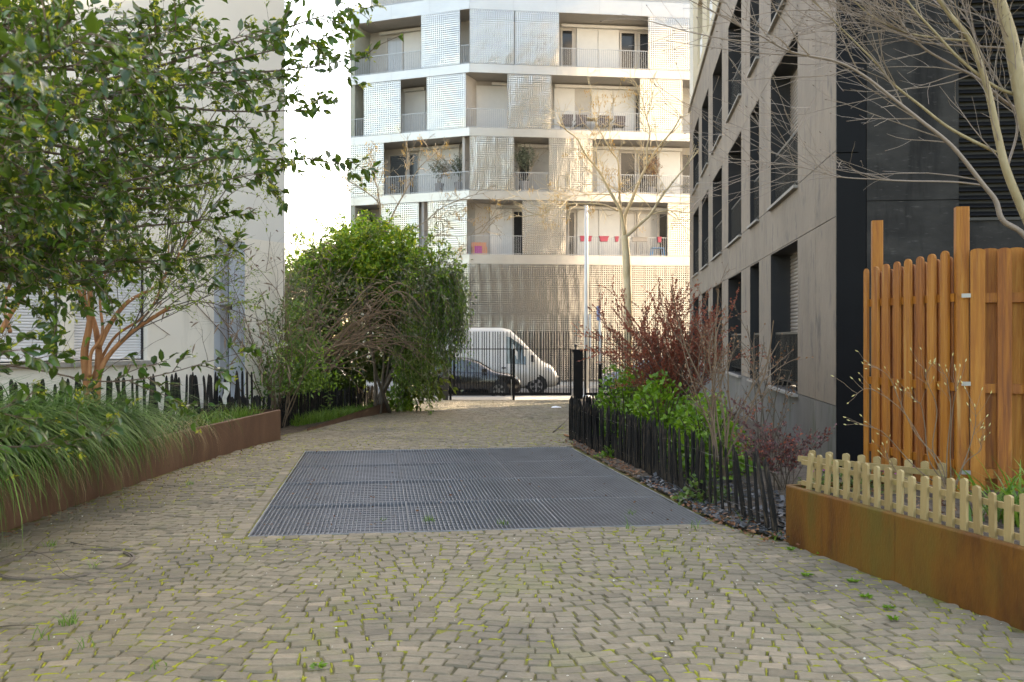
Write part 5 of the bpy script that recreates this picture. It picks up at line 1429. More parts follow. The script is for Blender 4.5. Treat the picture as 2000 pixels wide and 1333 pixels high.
m1 = MB(); p_ = twig_leaves(m1, tw, 16, .045, .012, rg); m1.build('foliage', 'leaf_light', sh, kind='stuff')
m1 = MB(); sel = p_[rg.random(len(p_)) < .05]; sel = np.repeat(sel, 6, axis=0) + rg.normal(0, .02, (len(sel) * 6, 3)); leaves(m1, sel, rg.normal(0, 1, (len(sel), 3)), .022, .008, rg, True); m1.build('blossom', 'blossom', sh, kind='stuff')
print('shrub leaves', len(p_))

FNX = lambda y: np.interp(y, [G(548, 842).y, G(600, 828).y, G(660, 813).y, G(738, 799).y], [G(548, 842).x, G(600, 828).x, G(660, 813).x, G(738, 799).x])
behind = lambda q: (q[:, 0] < FNX(q[:, 1]) - .04) | (q[:, 2] > .75 + gz(20))
# ---- dry twiggy shrub with spent flower spikes at the wall corner -------------------------
rg = np.random.default_rng(27)
bb = V(-4.27, 17.6, gz(17.6)); bd = thing('twiggy_shrub', 'brown twiggy shrub with spent flower spikes at the pale wall corner', 'shrub', bb)
wd_ = MB(); tw = []
for k in range(46):
    a = rg.uniform(0, 6.28); tilt = rg.uniform(.05, .75)
    d_ = (math.cos(a) * tilt * .8 - .10, math.sin(a) * tilt * .8 - .12, 1)
    grow(wd_, bb + V(rg.normal(0, .07), rg.normal(0, .14), 0), d_, rg.uniform(2.2, 4.3), .012, 2, rg, tw, wig=.11, grav=-.04, kids=(3, 6), ratio=(.2, .42), ang=(.4, .9), seg=7, start=.45)
wd_.build('stems', 'twig_brown', bd, kind='stuff')
m1 = MB()
for pts, ds, lv in tw:
    if lv == 0 and rg.random() < .5:
        e = pts[-1]; d_ = ds[-1] + np.array([0, 0, -.25]); q = [e, e + d_ * .05, e + d_ * .1 + np.array([0, 0, -.01]), e + d_ * .15 + np.array([0, 0, -.03])]
        m1.tube(q, [.005, .013, .011, .003], 5, rg.random())
m1.build('flower_spikes', 'twig_brown', bd, kind='stuff')
nL = 8000
q = np.stack([rg.normal(.12, .42, nL), rg.normal(.5, .7, nL), .2 + 2.2 * rg.random(nL) ** 1.3], 1); q[:, 0] *= (1.1 - .2 * q[:, 2]); q += np.array(bb)
kk = (np_noise(q[:, 0] * 1.4, q[:, 2] * 1.3, 1.3) + rg.normal(0, .3, nL) > -.15) & behind(q)
m1 = MB(); leaves(m1, q[kk], rg.normal(0, 1, (kk.sum(), 3)) + np.array([0, 0, .15]), rg.uniform(.06, .13, kk.sum()), rg.uniform(.014, .028, kk.sum()), rg, True); m1.build('foliage', 'leaf_mid', bd, kind='stuff')
q2 = q + rg.normal(0, .12, q.shape); kk = (q2[:, 2] < bb.z + 1.5) & behind(q2)
m1 = MB(); kk &= rg.random(nL) < .4; leaves(m1, q2[kk], rg.normal(0, 1, (kk.sum(), 3)) + np.array([0, -.3, .15]), .08, .02, rg, True); m1.build('young_foliage', 'leaf_fresh', bd, kind='stuff')

# ---- the large arching bush ---------------------------------------------------------------
rg = np.random.default_rng(37)
uc = V(-3.15, 23.2, gz(23)); ub = thing('arching_bush', 'large arching bush draped over the fence with hanging leafy strands', 'bush', uc)
C0 = np.array([uc.x + .05, uc.y, 2.1])
m1 = MB()
for k in range(7):
    a = rg.uniform(0, 6.28); sp = spline([np.array(uc) + [rg.normal(0, .2), rg.normal(0, .2), 0], np.array(uc) + [.4 * math.cos(a), .4 * math.sin(a), 1.2], C0 + [1.0 * math.cos(a), .9 * math.sin(a), .8]], 6)
    m1.tube(sp, np.linspace(.05, .02, len(sp)), 6)
m1.build('trunk', 'bark_dark', ub, smooth=True)
m1 = MB()
for k in range(30):
    x0, y0 = rg.uniform(610, 650), rg.uniform(670, 740); x1, y1 = rg.uniform(760, 850), rg.uniform(565, 700)
    sp = spline([P(x0, y0, 21.6), P(x0 * .6 + x1 * .4 - 10, y0 * .55 + y1 * .45 - rg.uniform(10, 35), 21.4), P(x0 * .3 + x1 * .7, y1 - rg.uniform(5, 25), 21.35), P(x1, y1 + rg.uniform(-5, 50), 21.4)], 6)
    m1.tube(sp, np.linspace(rg.uniform(.012, .026), .004, len(sp)), 4, rg.random(), cap=False)
    for j in range(5):
        i = rg.integers(4, len(sp)); grow(m1, sp[i], rg.normal(0, 1, 3) + np.array([.3, -.3, .1]), rg.uniform(.25, .7), .005, 0, rg, None, wig=.2)
m1.build('arching_stems', 'twig_brown', ub, kind='stuff')
def lobe(c, r, nL, r0=.62, zmin=-.85, seed_=0.0):
    d_ = unit(rg.normal(0, 1, (nL, 3)))
    lump = 1 + .16 * np.sin(d_[:, 0] * 6 + seed_) * np.cos(d_[:, 2] * 5 + seed_) + .10 * np.sin(d_[:, 1] * 11 + d_[:, 2] * 9 + d_[:, 0] * 5 + seed_) + np.where(rg.random(nL) < .07, rg.uniform(0, .3, nL), 0)
    q = d_ * ((r0 + (1.05 - r0) * rg.random(nL) ** .7) * lump)[:, None]
    k = d_[:, 2] > zmin
    return np.array(c) + q[k] * np.array(r), d_[k]
def put_leaves(q, d_, mk, mt, Lf, Wf, nm):
    m1 = MB(); nn_ = int(mk.sum())
    leaves(m1, q[mk], d_[mk] * .5 + rg.normal(0, .7, (nn_, 3)) + np.array([0, 0, -.45]), Lf * rg.uniform(.6, 1.35, nn_), Wf * rg.uniform(.7, 1.3, nn_), rg, True); m1.build(nm, mt, ub, kind='stuff')
LOBES = [((-3.45, 23.0, 3.45), (1.15, 1.15, .85), 6800, -.6, .3), ((-3.75, 22.8, 3.0), (1.25, 1.1, .85), 6400, -.5, 1.7), ((-2.25, 22.8, 2.75), (1.05, .95, .85), 6200, -.6, 2.9), ((-4.65, 22.6, 2.55), (1.0, 1.0, 1.05), 6400, -.7, 4.1), ((-2.55, 22.9, 1.5), (.75, .7, 1.15), 3600, -.95, 5.3), ((-3.9, 24.3, 1.45), (2.1, .55, 1.75), 10000, -.95, 6.1), ((-5.3, 24.2, 1.5), (1.1, .5, 1.9), 4500, -.95, 7.3)]
allq, alld, alll = [], [], []
for li, (c_, r_, nL, zm, sd_) in enumerate(LOBES):
    q, dd_ = lobe(c_, r_, nL, .55, zm, sd_); allq.append(q); alld.append(dd_); alll.append(np.full(len(q), li))
p1, d1, l1 = np.concatenate(allq), np.concatenate(alld), np.concatenate(alll)
hid = (p1[:, 2] < 2.05 + .25 * np.sin(p1[:, 0] * 4)) & (p1[:, 0] < -2.75) & (p1[:, 1] < 23.3)
ok = ~hid & (behind(p1) | (p1[:, 0] > -2.9)); p1, d1, l1 = p1[ok], d1[ok], l1[ok]
nzv = np_noise(p1[:, 0] * 1.3, p1[:, 2] * 1.3, 1.6) + rg.normal(0, .25, len(p1))
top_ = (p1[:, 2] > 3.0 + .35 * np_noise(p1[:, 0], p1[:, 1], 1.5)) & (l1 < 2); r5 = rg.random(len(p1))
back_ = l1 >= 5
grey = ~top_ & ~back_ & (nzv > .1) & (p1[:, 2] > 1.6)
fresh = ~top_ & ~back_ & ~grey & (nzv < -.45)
put_leaves(p1, d1, top_ & (r5 < .7), 'leaf_fresh', .12, .032, 'sun_tinted_crown'); put_leaves(p1, d1, top_ & (r5 >= .7), 'leaf_yellow', .12, .03, 'sun_tinted_yellow_crown')  # brighter yellow-green leaf colours paint sunlight onto the bush top
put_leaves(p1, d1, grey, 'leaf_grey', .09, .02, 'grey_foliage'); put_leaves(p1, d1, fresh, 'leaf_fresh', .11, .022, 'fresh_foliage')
put_leaves(p1, d1, ~top_ & ~back_ & ~grey & ~fresh, 'leaf_mid', .11, .022, 'crown'); put_leaves(p1, d1, back_, 'leaf_shade', .18, .05, 'shade_toned_foliage')  # back leaves get a darker colour for the shade inside the bush
shw = MB(); shl = []
for k in range(130):
    li = rg.choice([0, 0, 1, 2, 2, 3]); c_, r_ = np.array(LOBES[li][0]), np.array(LOBES[li][1])
    dv = unit(rg.normal(0, 1, 3) + np.array([0, -.4, .9])); s0 = c_ + dv * r_ * .85
    grow(shw, s0, dv + rg.normal(0, .5, 3) + np.array([.15, 0, .25]), rg.uniform(.3, .85), .006, 1, rg, shl, wig=.2, grav=-.10, kids=(1, 3), seg=5)
shw.build('shoots', 'twig_brown', ub, kind='stuff')
pp, dd = sample_twigs(shl, 26, rg, (0, 1), .1); nn_ = len(pp); pk_ = rg.random(nn_)
for lo_, hi_, mt, nm in ((0, .5, 'leaf_fresh', 'shoot_leaves'), (.5, .75, 'leaf_yellow', 'young_shoot_leaves'), (.75, 1, 'leaf_mid', 'mature_shoot_leaves')):
    k = (pk_ >= lo_) & (pk_ < hi_); m1 = MB(); n3 = int(k.sum()); leaves(m1, pp[k], dd[k] + rg.normal(0, .6, (n3, 3)) + np.array([0, 0, -.3]), rg.uniform(.07, .14, n3), rg.uniform(.015, .03, n3), rg, True); m1.build(nm, mt, ub, kind='stuff')
C0 = np.array([-2.75, 22.9, 2.3]); RX = np.array([1.5, 1.3, 1.5])
# hanging strands
st_w = MB(); sl, sr = [], []
for k in range(230):
    a = rg.uniform(-1.9, 1.0); sx_ = math.cos(a) * rg.uniform(.6, 1.02); sy_ = -abs(math.sin(a)) * .9 * rg.uniform(.3, 1)
    if k % 3 == 0: sx_ = rg.uniform(.35, 1.0)
    start = C0 + np.array([sx_, sy_, rg.uniform(-.05, .65)]) * RX * np.array([.95, .95, 1])
    drop = rg.uniform(.6, 1.7) if sx_ > .1 else rg.uniform(.4, 1.0)
    if sx_ < .15 and sy_ < -.3: continue
    drop = min(drop, start[2] + .15)
    out = np.array([rg.uniform(.05, .35), -rg.uniform(0, .25), 0])
    sp = spline([start, start + out * .8 + [0, 0, -.1 * drop], start + out * 1.15 + [rg.normal(0, .05), 0, -.55 * drop], start + out * 1.1 + [rg.normal(0, .08), 0, -drop]], 5)
    st_w.tube(sp, np.linspace(.006, .002, len(sp)), 3, rg.random(), cap=False); sl.append((sp, unit(np.gradient(sp, axis=0)), 0))
for (x, y0, y1) in ((833, 640, 812), (845, 620, 790), (862, 600, 735), (880, 560, 690), (895, 560, 650), (820, 650, 770), (800, 650, 760), (905, 545, 610), (770, 690, 790), (782, 700, 800)):
    sp = spline([P(x - 25, y0 - 25, 22.6), P(x, y0, 22.4), P(x + 3, (y0 + y1) / 2, 22.4), P(x + rg.uniform(-10, 8), y1, 22.4)], 7)
    st_w.tube(sp, np.linspace(.007, .002, len(sp)), 3, rg.random(), cap=False); sl.append((sp, unit(np.gradient(sp, axis=0)), 0)); sl.append((sp + rg.normal(0, .03, 3), unit(np.gradient(sp, axis=0)), 0))
st_w.build('hanging_stems', 'twig_brown', ub, kind='stuff')
pp, dd = sample_twigs(sl, 36, rg, (0,), .1); nn_ = len(pp); pick = rg.random(nn_)
for lo_, hi_, mt, nm in ((0, .55, 'leaf_mid', 'hanging_leaves'), (.55, .8, 'leaf_grey', 'hanging_grey_leaves'), (.8, 1, 'leaf_fresh', 'hanging_young_leaves')):
    k = (pick >= lo_) & (pick < hi_); m1 = MB(); n3 = k.sum()
    leaves(m1, pp[k] + rg.normal(0, .03, (n3, 3)), dd[k] * .8 + rg.normal(0, .5, (n3, 3)) + np.array([0, 0, -.3]), rg.uniform(.06, .12, n3), rg.uniform(.010, .017, n3), rg, True); m1.build(nm, mt, ub, kind='stuff')

def mound(name, label, cat, c, rx, ry, h, nL, Lf, Wf, mat, seed, stems='bark_dark', group=None, upb=.5, lite=False, ns=14, zoff=0):
    rg = np.random.default_rng(seed); c = Vector(c); t = thing(name, label, cat, c, group)
    m1 = MB()
    for k in range(ns):
        a = rg.uniform(0, 6.28); r_ = rg.random() ** .5
        m1.tube(spline([c + V(rg.normal(0, .05), rg.normal(0, .05), 0), c + V(math.cos(a) * r_ * rx * .5, math.sin(a) * r_ * ry * .5, h * .5), c + V(math.cos(a) * r_ * rx * .9, math.sin(a) * r_ * ry * .9, h * (.75 + .2 * rg.random()))], 4), [.007] * 8 + [.003], 4, rg.random(), cap=False)
    m1.build('stems', stems, t, kind='stuff')
    d_ = unit(rg.normal(0, 1, (nL, 3))); d_[:, 2] = np.abs(d_[:, 2])
    lump = 1 + .16 * np.sin(d_[:, 0] * 6 + seed) * np.cos(d_[:, 1] * 5 + seed * 2) + .1 * np.sin(d_[:, 2] * 9)
    q = d_ * (rg.random((nL, 1)) ** .33 * lump[:, None]) * np.array([rx, ry, h]) + np.array(c)
    m1 = MB(); leaves(m1, q, d_ * .8 + rg.normal(0, .6, (nL, 3)) + np.array([0, 0, -.05]), Lf * rg.uniform(.6, 1.25, nL), Wf * rg.uniform(.6, 1.25, nL), rg, lite, upb + .6); m1.build('foliage', mat, t, smooth=not lite, kind='stuff')
    return t
bz = lambda y, o=.12: gz(y) + o
def at_bed(px, Yv, o=.10): return V((px - CX) / F * Yv, Yv, gz(Yv) + o)
mound('hydrangea', 'bright green leafy shrub nearest the far end of the paling fence', 'shrub', at_bed(1222, 14.6), .6, .8, .98, 2200, .075, .027, 'leaf_fresh', 41, group='green shrubs behind the paling fence')
mound('hydrangea', 'bright green leafy shrub below the red leaved bush', 'shrub', at_bed(1288, 12.6), .55, .85, .88, 2200, .075, .027, 'leaf_fresh', 42, group='green shrubs behind the paling fence')
mound('hydrangea', 'bright green leafy shrub around the pale twiggy stems', 'shrub', at_bed(1380, 10.9), .46, .8, .80, 1900, .07, .026, 'leaf_fresh', 43, group='green shrubs behind the paling fence')
mound('euphorbia', 'yellow green bush under the street tree', 'bush', at_bed(1246, 17.5), .35, .4, 1.05, 700, .06, .018, 'leaf_yellow', 44, lite=True)
mound('low_grey_shrub', 'dull olive low shrub behind the corner of the black fence', 'shrub', at_bed(1190, 15.4), .35, .4, .6, 700, .05, .012, 'leaf_mid', 45, lite=True)
mound('yellow_bush', 'small sunlit yellow green bush beside the gate railing', 'bush', V((776 - CX) / F * 24.2, 24.2, gz(24.2)), .38, .4, .62, 700, .13, .02, 'leaf_fresh', 46, lite=True)
mound('leafy_shrub', 'mid green leafy shrub filling the gap behind the dense black palings', 'shrub', V(-4.85, 20.6, gz(20.6)), .85, .6, 1.9, 3600, .11, .026, 'leaf_mid', 49, lite=True)
# creeping plants on the slate strip
mound('lady_mantle', 'low pale green plant between grating corner and fence', 'plant', G(1380, 985), .28, .22, .26, 420, .05, .02, 'leaf_mid', 47, lite=False, ns=6)
mound('lady_mantle', 'small leafy weed halfway along the black fence', 'plant', G(1196, 898), .2, .12, .16, 220, .05, .016, 'leaf_fresh', 48, lite=True, ns=4)

# ---- red leaved barberry ------------------------------------------------------------------
def upright_shrub(name, label, base, ns, H, spread, twigmat, leafs, seed, r0=.009, lvl=2, kids=(3, 5), wig=.09, ratio=(.25, .5), grav=.02, ang=(.3, .7), start=.3, lean=(0, 0)):
    rg = np.random.default_rng(seed); base = Vector(base); t = thing(name, label, 'shrub', base); m1 = MB(); tw = []
    for k in range(ns):
        a = rg.uniform(0, 6.28); s = spread * rg.random() ** .6
        grow(m1, base + V(rg.normal(0, .06), rg.normal(0, .06), 0), (math.cos(a) * s + lean[0], math.sin(a) * s + lean[1], 1), H * rg.uniform(.65, 1.05), r0, lvl, rg, tw, wig=wig, grav=grav, kids=kids, ratio=ratio, ang=ang, seg=6, start=start)
    m1.build('stems', twigmat, t, kind='stuff')
    for per, L_, W_, mt, nm, lv in leafs:
        m1 = MB(); p_ = twig_leaves(m1, tw, per, L_, W_, rg, lv=lv); m1.build(nm, mt, t, kind='stuff')
    return t
upright_shrub('barberry_bush', 'rust red small leaved bush in front of the dark facade', at_bed(1325, 13.6), 60, 1.85, .46, 'twig_reddish', [(62, .030, .010, 'leaf_red', 'foliage', (0, 1)), (14, .025, .008, 'leaf_rust', 'dry_foliage', (0, 1))], 51, lean=(-.08, 0))
upright_shrub('dry_shrub', 'tall pale brown twiggy shrub with withered leaves by the facade', at_bed(1412, 10.3), 9, 2.15, .22, 'twig_brown', [(5, .03, .012, 'leaf_rust', 'withered_leaves', (0,))], 52, r0=.013, kids=(4, 7), ratio=(.18, .4), wig=.1)
upright_shrub('dry_shrub', 'thinner dark brown twiggy shrub beside the ground floor window', at_bed(1486, 10.6), 5, 1.75, .2, 'bark_dark', [(7, .03, .012, 'leaf_rust', 'withered_leaves', (0,))], 53, r0=.011, kids=(4, 6), ratio=(.15, .35), wig=.1)
upright_shrub('purple_shrub', 'low purple red leaved shrub at the foot of the facade', at_bed(1530, 9.4, .08), 18, .68, .7, 'bark_dark', [(30, .034, .011, 'leaf_purple', 'foliage', (0, 1)), (4, .03, .01, 'leaf_red', 'red_tips', (0,))], 54, r0=.006, ratio=(.3, .55))
upright_shrub('pale_sapling', 'small bare pale branched sapling in the street planter', V((1228 - CX) / F * 32.3, 32.3, GZ1 + .7), 6, 1.6, .75, 'bark_plane', [], 55, r0=.03, kids=(2, 3), ratio=(.3, .5), lvl=2, wig=.13, lean=(-.45, 0), grav=.06)

# ---- bare shrub with pale buds in the right planter ---------------------------------------
rg = np.random.default_rng(61)
bbse = P(1848, 948, 6.75); bbse.z = .41
bs = thing('budding_shrub', 'bare shrub with pale buds in front of the timber fence', 'shrub', bbse)
m1 = MB(); buds = []
for lst in ([(1846, 952), (1830, 905), (1800, 860), (1760, 800), (1700, 760), (1669, 772)], [(1850, 952), (1835, 900), (1790, 850), (1760, 790), (1735, 735), (1700, 714)], [(1852, 952), (1815, 900), (1806, 830), (1798, 790), (1789, 785)],
            [(1850, 950), (1822, 880), (1830, 800), (1810, 745), (1808, 727)], [(1848, 955), (1850, 880), (1857, 800), (1850, 745), (1836, 716)], [(1862, 955), (1890, 885), (1905, 830), (1904, 795)], [(1866, 955), (1885, 905), (1915, 880), (1914, 862)],
            [(1845, 955), (1790, 915), (1735, 855), (1712, 838), (1660, 822)], [(1844, 955), (1770, 935), (1740, 905), (1725, 870)], [(1858, 955), (1856, 870), (1862, 790), (1875, 740)]):
    y0 = rg.uniform(6.55, 6.95); sp = spline([P(x, y, y0 - .1 * i / len(lst)) for i, (x, y) in enumerate(lst)], 5)
    m1.tube(sp, np.linspace(.0048, .0016, len(sp)), 5, rg.random()); ds = unit(np.gradient(sp, axis=0))
    for k in range(7):
        i = rg.integers(len(sp) // 2, len(sp)); d_ = rot_about(ds[i], rg.uniform(.4, .9), rg.random() * 6.28, rg); d_[2] += .35
        e = grow(m1, sp[i], d_, rg.uniform(.06, .2), .0018, 0, rg, None, wig=.12); buds.append((e[-1], d_))
    buds.append((sp[-1], ds[-1]))
m1.build('stems', 'twig_brown', bs, kind='stuff')
m1 = MB()
for e, d_ in buds:
    d_ = unit(d_); m1.tube([e, e + d_ * .010, e + d_ * .024], [.002, .0045, .001], 5, rg.random())
m1.build('buds', 'bud', bs, kind='stuff')

# ---- bare multi-stemmed tree at the upper right --------------------------------------------
rg = np.random.default_rng(71)
rtb = V(3.75, 6.4, .4); rt = thing('bare_tree', 'bare multi stemmed tree with pale twigs entering from the right', 'tree', rtb)
cv = lambda x, y: (x / 2.854 + 1300, y / 2.854)
limbs = [([(2300, 1900), (2140, 1500), (1998, 1310), (1880, 1230), (1840, 1120), (1770, 1030), (1600, 820), (1430, 680), (1280, 560), (1100, 420), (940, 340), (700, 290), (530, 200), (420, 150), (340, 20)], .022, .0022, 'twig_pale'),
         ([(2320, 1900), (2140, 1500), (1998, 1190), (1900, 950), (1850, 750), (1790, 480), (1700, 230), (1590, 90), (1480, -60), (1380, -200)], .034, .010, 'bark_olive'),
         ([(2340, 1900), (2150, 1200), (2040, 800), (1985, 540), (1950, 360), (1915, 180), (1850, -20), (1800, -200)], .058, .036, 'bark_olive'),
         ([(1840, 850), (1590, 720), (1420, 590), (1270, 470), (1180, 360), (1000, 180), (880, 60), (740, -60)], .011, .002, 'bark_olive'),
         ([(2060, 660), (1960, 610), (1880, 560), (1740, 440), (1610, 370), (1440, 270), (1330, 150), (1250, 0), (1190, -100)], .013, .004, 'twig_pale'),
         ([(2080, 280), (1740, 260), (1430, 235), (1200, 150), (1000, 125), (760, 150)], .008, .002, 'twig_pale'),
         ([(1780, 1035), (1600, 1015), (1350, 1010), (1150, 1000), (960, 985), (750, 930), (560, 905), (300, 880)], .0065, .0016, 'twig_pale'),
         ([(1985, 540), (1830, 480), (1640, 330), (1500, 180), (1390, 60), (1300, -60)], .012, .005, 'bark_olive'),
         ([(1985, 600), (1990, 420), (2010, 250), (2060, 60), (2100, -120)], .03, .02, 'bark_olive'),
         ([(1700, 230), (1540, 215), (1330, 180), (1150, 90), (1020, -20)], .009, .003, 'bark_olive'),
         ([(1900, 950), (1960, 700), (1880, 500), (1760, 300), (1690, 120), (1640, -40)], .009, .004, 'twig_pale')]
twg = MB(); tw = []
for li, (lst, r0, r1, mt) in enumerate(limbs):
    y1 = 6.35 + rg.uniform(-.15, .15); yb = 6.4 + .02 * li
    pts = []
    for x, y in lst:
        X_, Y_ = cv(x, y); pts.append(P(X_, Y_, y1 - .75 * max(0, (2000 - X_) / 700)))
    sp = spline(pts, 7)
    m1 = MB(); m1.tube(sp, np.linspace(r0, r1, len(sp)), 8, .5); m1.build('limb', 'bark_olive' if mt == 'bark_olive' else 'twig_pale', rt, smooth=True)
    ds = unit(np.gradient(sp, axis=0)); nk = 20 if li not in (2, 8) else 12
    for k in range(nk):
        i = rg.integers(int(len(sp) * .35), len(sp)); d_ = rot_about(ds[i], rg.uniform(.35, .95), rg.random() * 6.28, rg); d_ = d_ * np.array([1, .8, 1]) + np.array([-.35, 0, .02])
        grow(twg, sp[i], d_, rg.uniform(.35, 1.05), min(.0045, max(.002, r0 * .3)), 1, rg, tw, wig=.10, grav=.03, kids=(2, 5), ratio=(.15, .42), ang=(.4, .9), seg=6, start=.3, rmin=.0013)
twg.build('twigs', 'twig_pale', rt, kind='stuff')
m1 = MB()
for pts, ds, lv in tw:
    if rg.random() < .6:
        e = pts[-1]; d_ = ds[-1]; m1.tube([e, e + d_ * .006, e + d_ * .016], [.0015, .003, .0008], 4, rg.random())
m1.build('buds', 'twig_reddish', rt, kind='stuff')

# ---- street trees --------------------------------------------------------------------------
def street_tree(label, trunk, Yt, limbs, bark, seed, seeds=True, org=(1010, 250), sc=5.126, twlen=(.6, 1.6), nk=9):
    rg = np.random.default_rng(seed)
    cv = lambda q: (q[0] / sc + org[0], q[1] / sc + org[1])
    b_ = P(trunk[0][0], trunk[0][1], Yt); t = thing('street_tree', label, 'tree', (b_.x, b_.y, GZ1 - .02), 'bare street trees')
    sp = spline([V(b_.x, Yt, GZ1 - .05)] + [P(x, y, Yt) for x, y in trunk], 5)
    rr = np.interp(np.arange(len(sp)), [0, len(sp) * .15, len(sp) - 1], [.19, .15, .12]) * (1 + .05 * np.sin(np.arange(len(sp)) * 1.3)) * (.55 if bark == 'bark_grey' else 1)
    m1 = MB(); m1.tube(sp, rr, 14); m1.build('trunk', bark, t, smooth=True)
    tm = MB(); tw = []
    for lst, r0 in limbs:
        pts = []
        yo = rg.uniform(-1.2, 1.2)
        for i, q in enumerate(lst):
            X_, Y_ = cv(q); pts.append(P(X_, Y_, Yt + yo * i / len(lst)))
        r0 *= .82; sp = spline(pts, 6); m1 = MB(); m1.tube(sp, np.linspace(r0, r0 * .22, len(sp)) * (1 + .06 * np.sin(np.arange(len(sp)) * 1.9)), 8); m1.build('limb', bark, t, smooth=True)
        ds = unit(np.gradient(sp, axis=0))
        for k in range(nk):
            i = rg.integers(int(len(sp) * .3), len(sp)); d_ = rot_about(ds[i], rg.uniform(.4, 1.1), rg.random() * 6.28, rg); d_[2] += .15
            grow(tm, sp[i], d_, rg.uniform(*twlen), max(.012, r0 * .2), 2, rg, tw, wig=.2, grav=.02, kids=(2, 4), ratio=(.3, .6), ang=(.4, 1.0), seg=5, rmin=.006)
    tm.build('twigs', bark, t, kind='stuff')
    if seeds:
        ends = np.array([p_[-1] for p_, d_, lv in tw if lv == 0 and rg.random() < seeds])
        q = np.repeat(ends, 9, axis=0) + rg.normal(0, .07, (len(ends) * 9, 3)) + np.array([0, 0, -.08])
        m1 = MB(); leaves(m1, q, rg.normal(0, .4, (len(q), 3)) + np.array([0, 0, -1]), .10, .014, rg, True); m1.build('seed_clusters', 'seed_tan', t, kind='stuff')
street_tree('bare pale barked street tree standing before the metal clad building', [(1226, 760), (1227, 640), (1224, 520), (1220, 460)], 32.4,
            [([(1075, 1080), (1110, 1070), (1200, 990), (1330, 870), (1440, 700), (1560, 540), (1720, 350), (1830, 200)], .085), ([(1075, 1080), (1050, 900), (1020, 800), (940, 660), (830, 450), (680, 260), (600, 110), (500, 30), (400, -60)], .085),
             ([(1075, 1060), (1080, 880), (1150, 720), (1220, 540), (1300, 380), (1410, 200), (1560, 20), (1640, -120)], .09), ([(1050, 900), (1030, 750), (1020, 550), (1010, 340), (940, 230), (850, 70), (790, -60), (760, -250)], .055),
             ([(1010, 830), (850, 770), (600, 760), (400, 790), (220, 870)], .035), ([(940, 670), (750, 665), (500, 690), (350, 740)], .032), ([(1330, 870), (1500, 830), (1720, 850), (1850, 830)], .03), ([(1300, 380), (1300, 200), (1330, 50), (1290, -120), (1240, -330)], .045),
             ([(830, 450), (800, 300), (790, 150), (760, 40)], .025), ([(1220, 540), (1050, 650), (900, 560), (760, 600)], .02)], 'bark_plane', 81, seeds=.10)
street_tree('bare grey street tree rising behind the arching bush', [(752, 780), (752, 640), (752, 520), (755, 445)], 33.0,
            [([(380, 1000), (410, 950), (480, 800), (560, 640), (580, 450), (600, 250)], .05), ([(380, 1000), (325, 900), (310, 760), (180, 640), (20, 540), (-120, 480)], .045), ([(380, 1000), (540, 1040), (740, 960), (940, 800), (1200, 690), (1420, 640)], .035),
             ([(400, 1100), (700, 1110), (930, 1075), (1150, 1085), (1400, 1040)], .03), ([(325, 820), (290, 600), (230, 420), (200, 250)], .03), ([(480, 800), (700, 420), (850, 280), (950, 180)], .028), ([(740, 960), (850, 900), (1000, 930), (1150, 900)], .02)], 'bark_grey', 82, seeds=.12, org=(680, 250), twlen=(.5, 1.3), nk=8)

# ================================================================== GRASSES, WEEDS, LITTER
rg = np.random.default_rng(91)
n = 5600
ys = rg.uniform(5.2, 10.9, n); ys = np.where(rg.random(n) < .06, rg.uniform(10, 13.0, n), ys)
off = rg.random(n) ** 1.3 * .95
cl = np.floor(ys / .32) + np.floor(off / .3) * 100
xs = np.array([float(Lx(y)) for y in ys]) - .06 - off * np.where(ys > 10.2, 1.3, 1)
az = rg.normal(-.25, 1.0, n) + .5 * np.sin(cl * 12.9)
m1 = MB(); blades(m1, np.stack([xs, ys, np.full(n, .39)], 1), az, rg.uniform(.9, 1.75, n) * np.where(ys > 10.2, .6, np.where(ys < 8, 1.2, 1)), rg.uniform(.005, .0105, n), rg.uniform(1.9, 3.0, n), rg, seg=8, lean=rg.uniform(0, .3, n))
o = m1.build('ornamental_grass', 'grass_blade', smooth=True, kind='stuff'); tag(o, 'long arching green grass spilling over the brown planter wall', 'grass')
n = 900; ys = rg.uniform(5.4, 12.3, n); xs = np.array([float(Lx(y)) for y in ys]) - .02 - rg.random(n) * .5
m1 = MB(); blades(m1, np.stack([xs, ys, np.full(n, .39)], 1), rg.normal(-.3, .7, n), rg.uniform(.4, 1.0, n), rg.uniform(.0015, .0035, n), rg.uniform(1.8, 3.0, n), rg, seg=7, lean=rg.uniform(.2, .8, n))
o = m1.build('dry_grass', 'grass_dry', smooth=True, kind='stuff'); tag(o, 'withered straw coloured grass blades hanging below the green grass', 'grass')
n = 1500; ys = rg.uniform(12.4, 15.0, n); xs = np.array([float(Lx(y)) for y in ys]) - .08 - rg.random(n) * .45; kk = np_noise(xs * 2, ys * 2, 1.4) > -.1
m1 = MB(); blades(m1, np.stack([xs, ys, np.full(n, .39)], 1)[kk], rg.uniform(0, 6.28, kk.sum()), rg.uniform(.1, .3, kk.sum()), .004, rg.uniform(.4, 1.6, kk.sum()), rg, seg=4, lean=.2)
n = 1800; t_ = rg.random(n); pa_ = np.array([list(G(575, 838)), list(G(680, 818)), list(G(745, 806))]); xs = np.interp(t_, [0, .55, 1], pa_[:, 0]) - rg.uniform(-.05, .35, n); ys = np.interp(t_, [0, .55, 1], pa_[:, 1])
blades(m1, np.stack([xs, ys, np.array([gz(y) + .04 for y in ys])], 1), rg.uniform(0, 6.28, n), rg.uniform(.1, .32, n), .006, rg.uniform(.4, 1.6, n), rg, seg=4, lean=.2)
o = m1.build('fresh_grass', 'grass_fresh', smooth=True, kind='stuff'); tag(o, 'short fresh green grass at the foot of the black palings', 'grass')
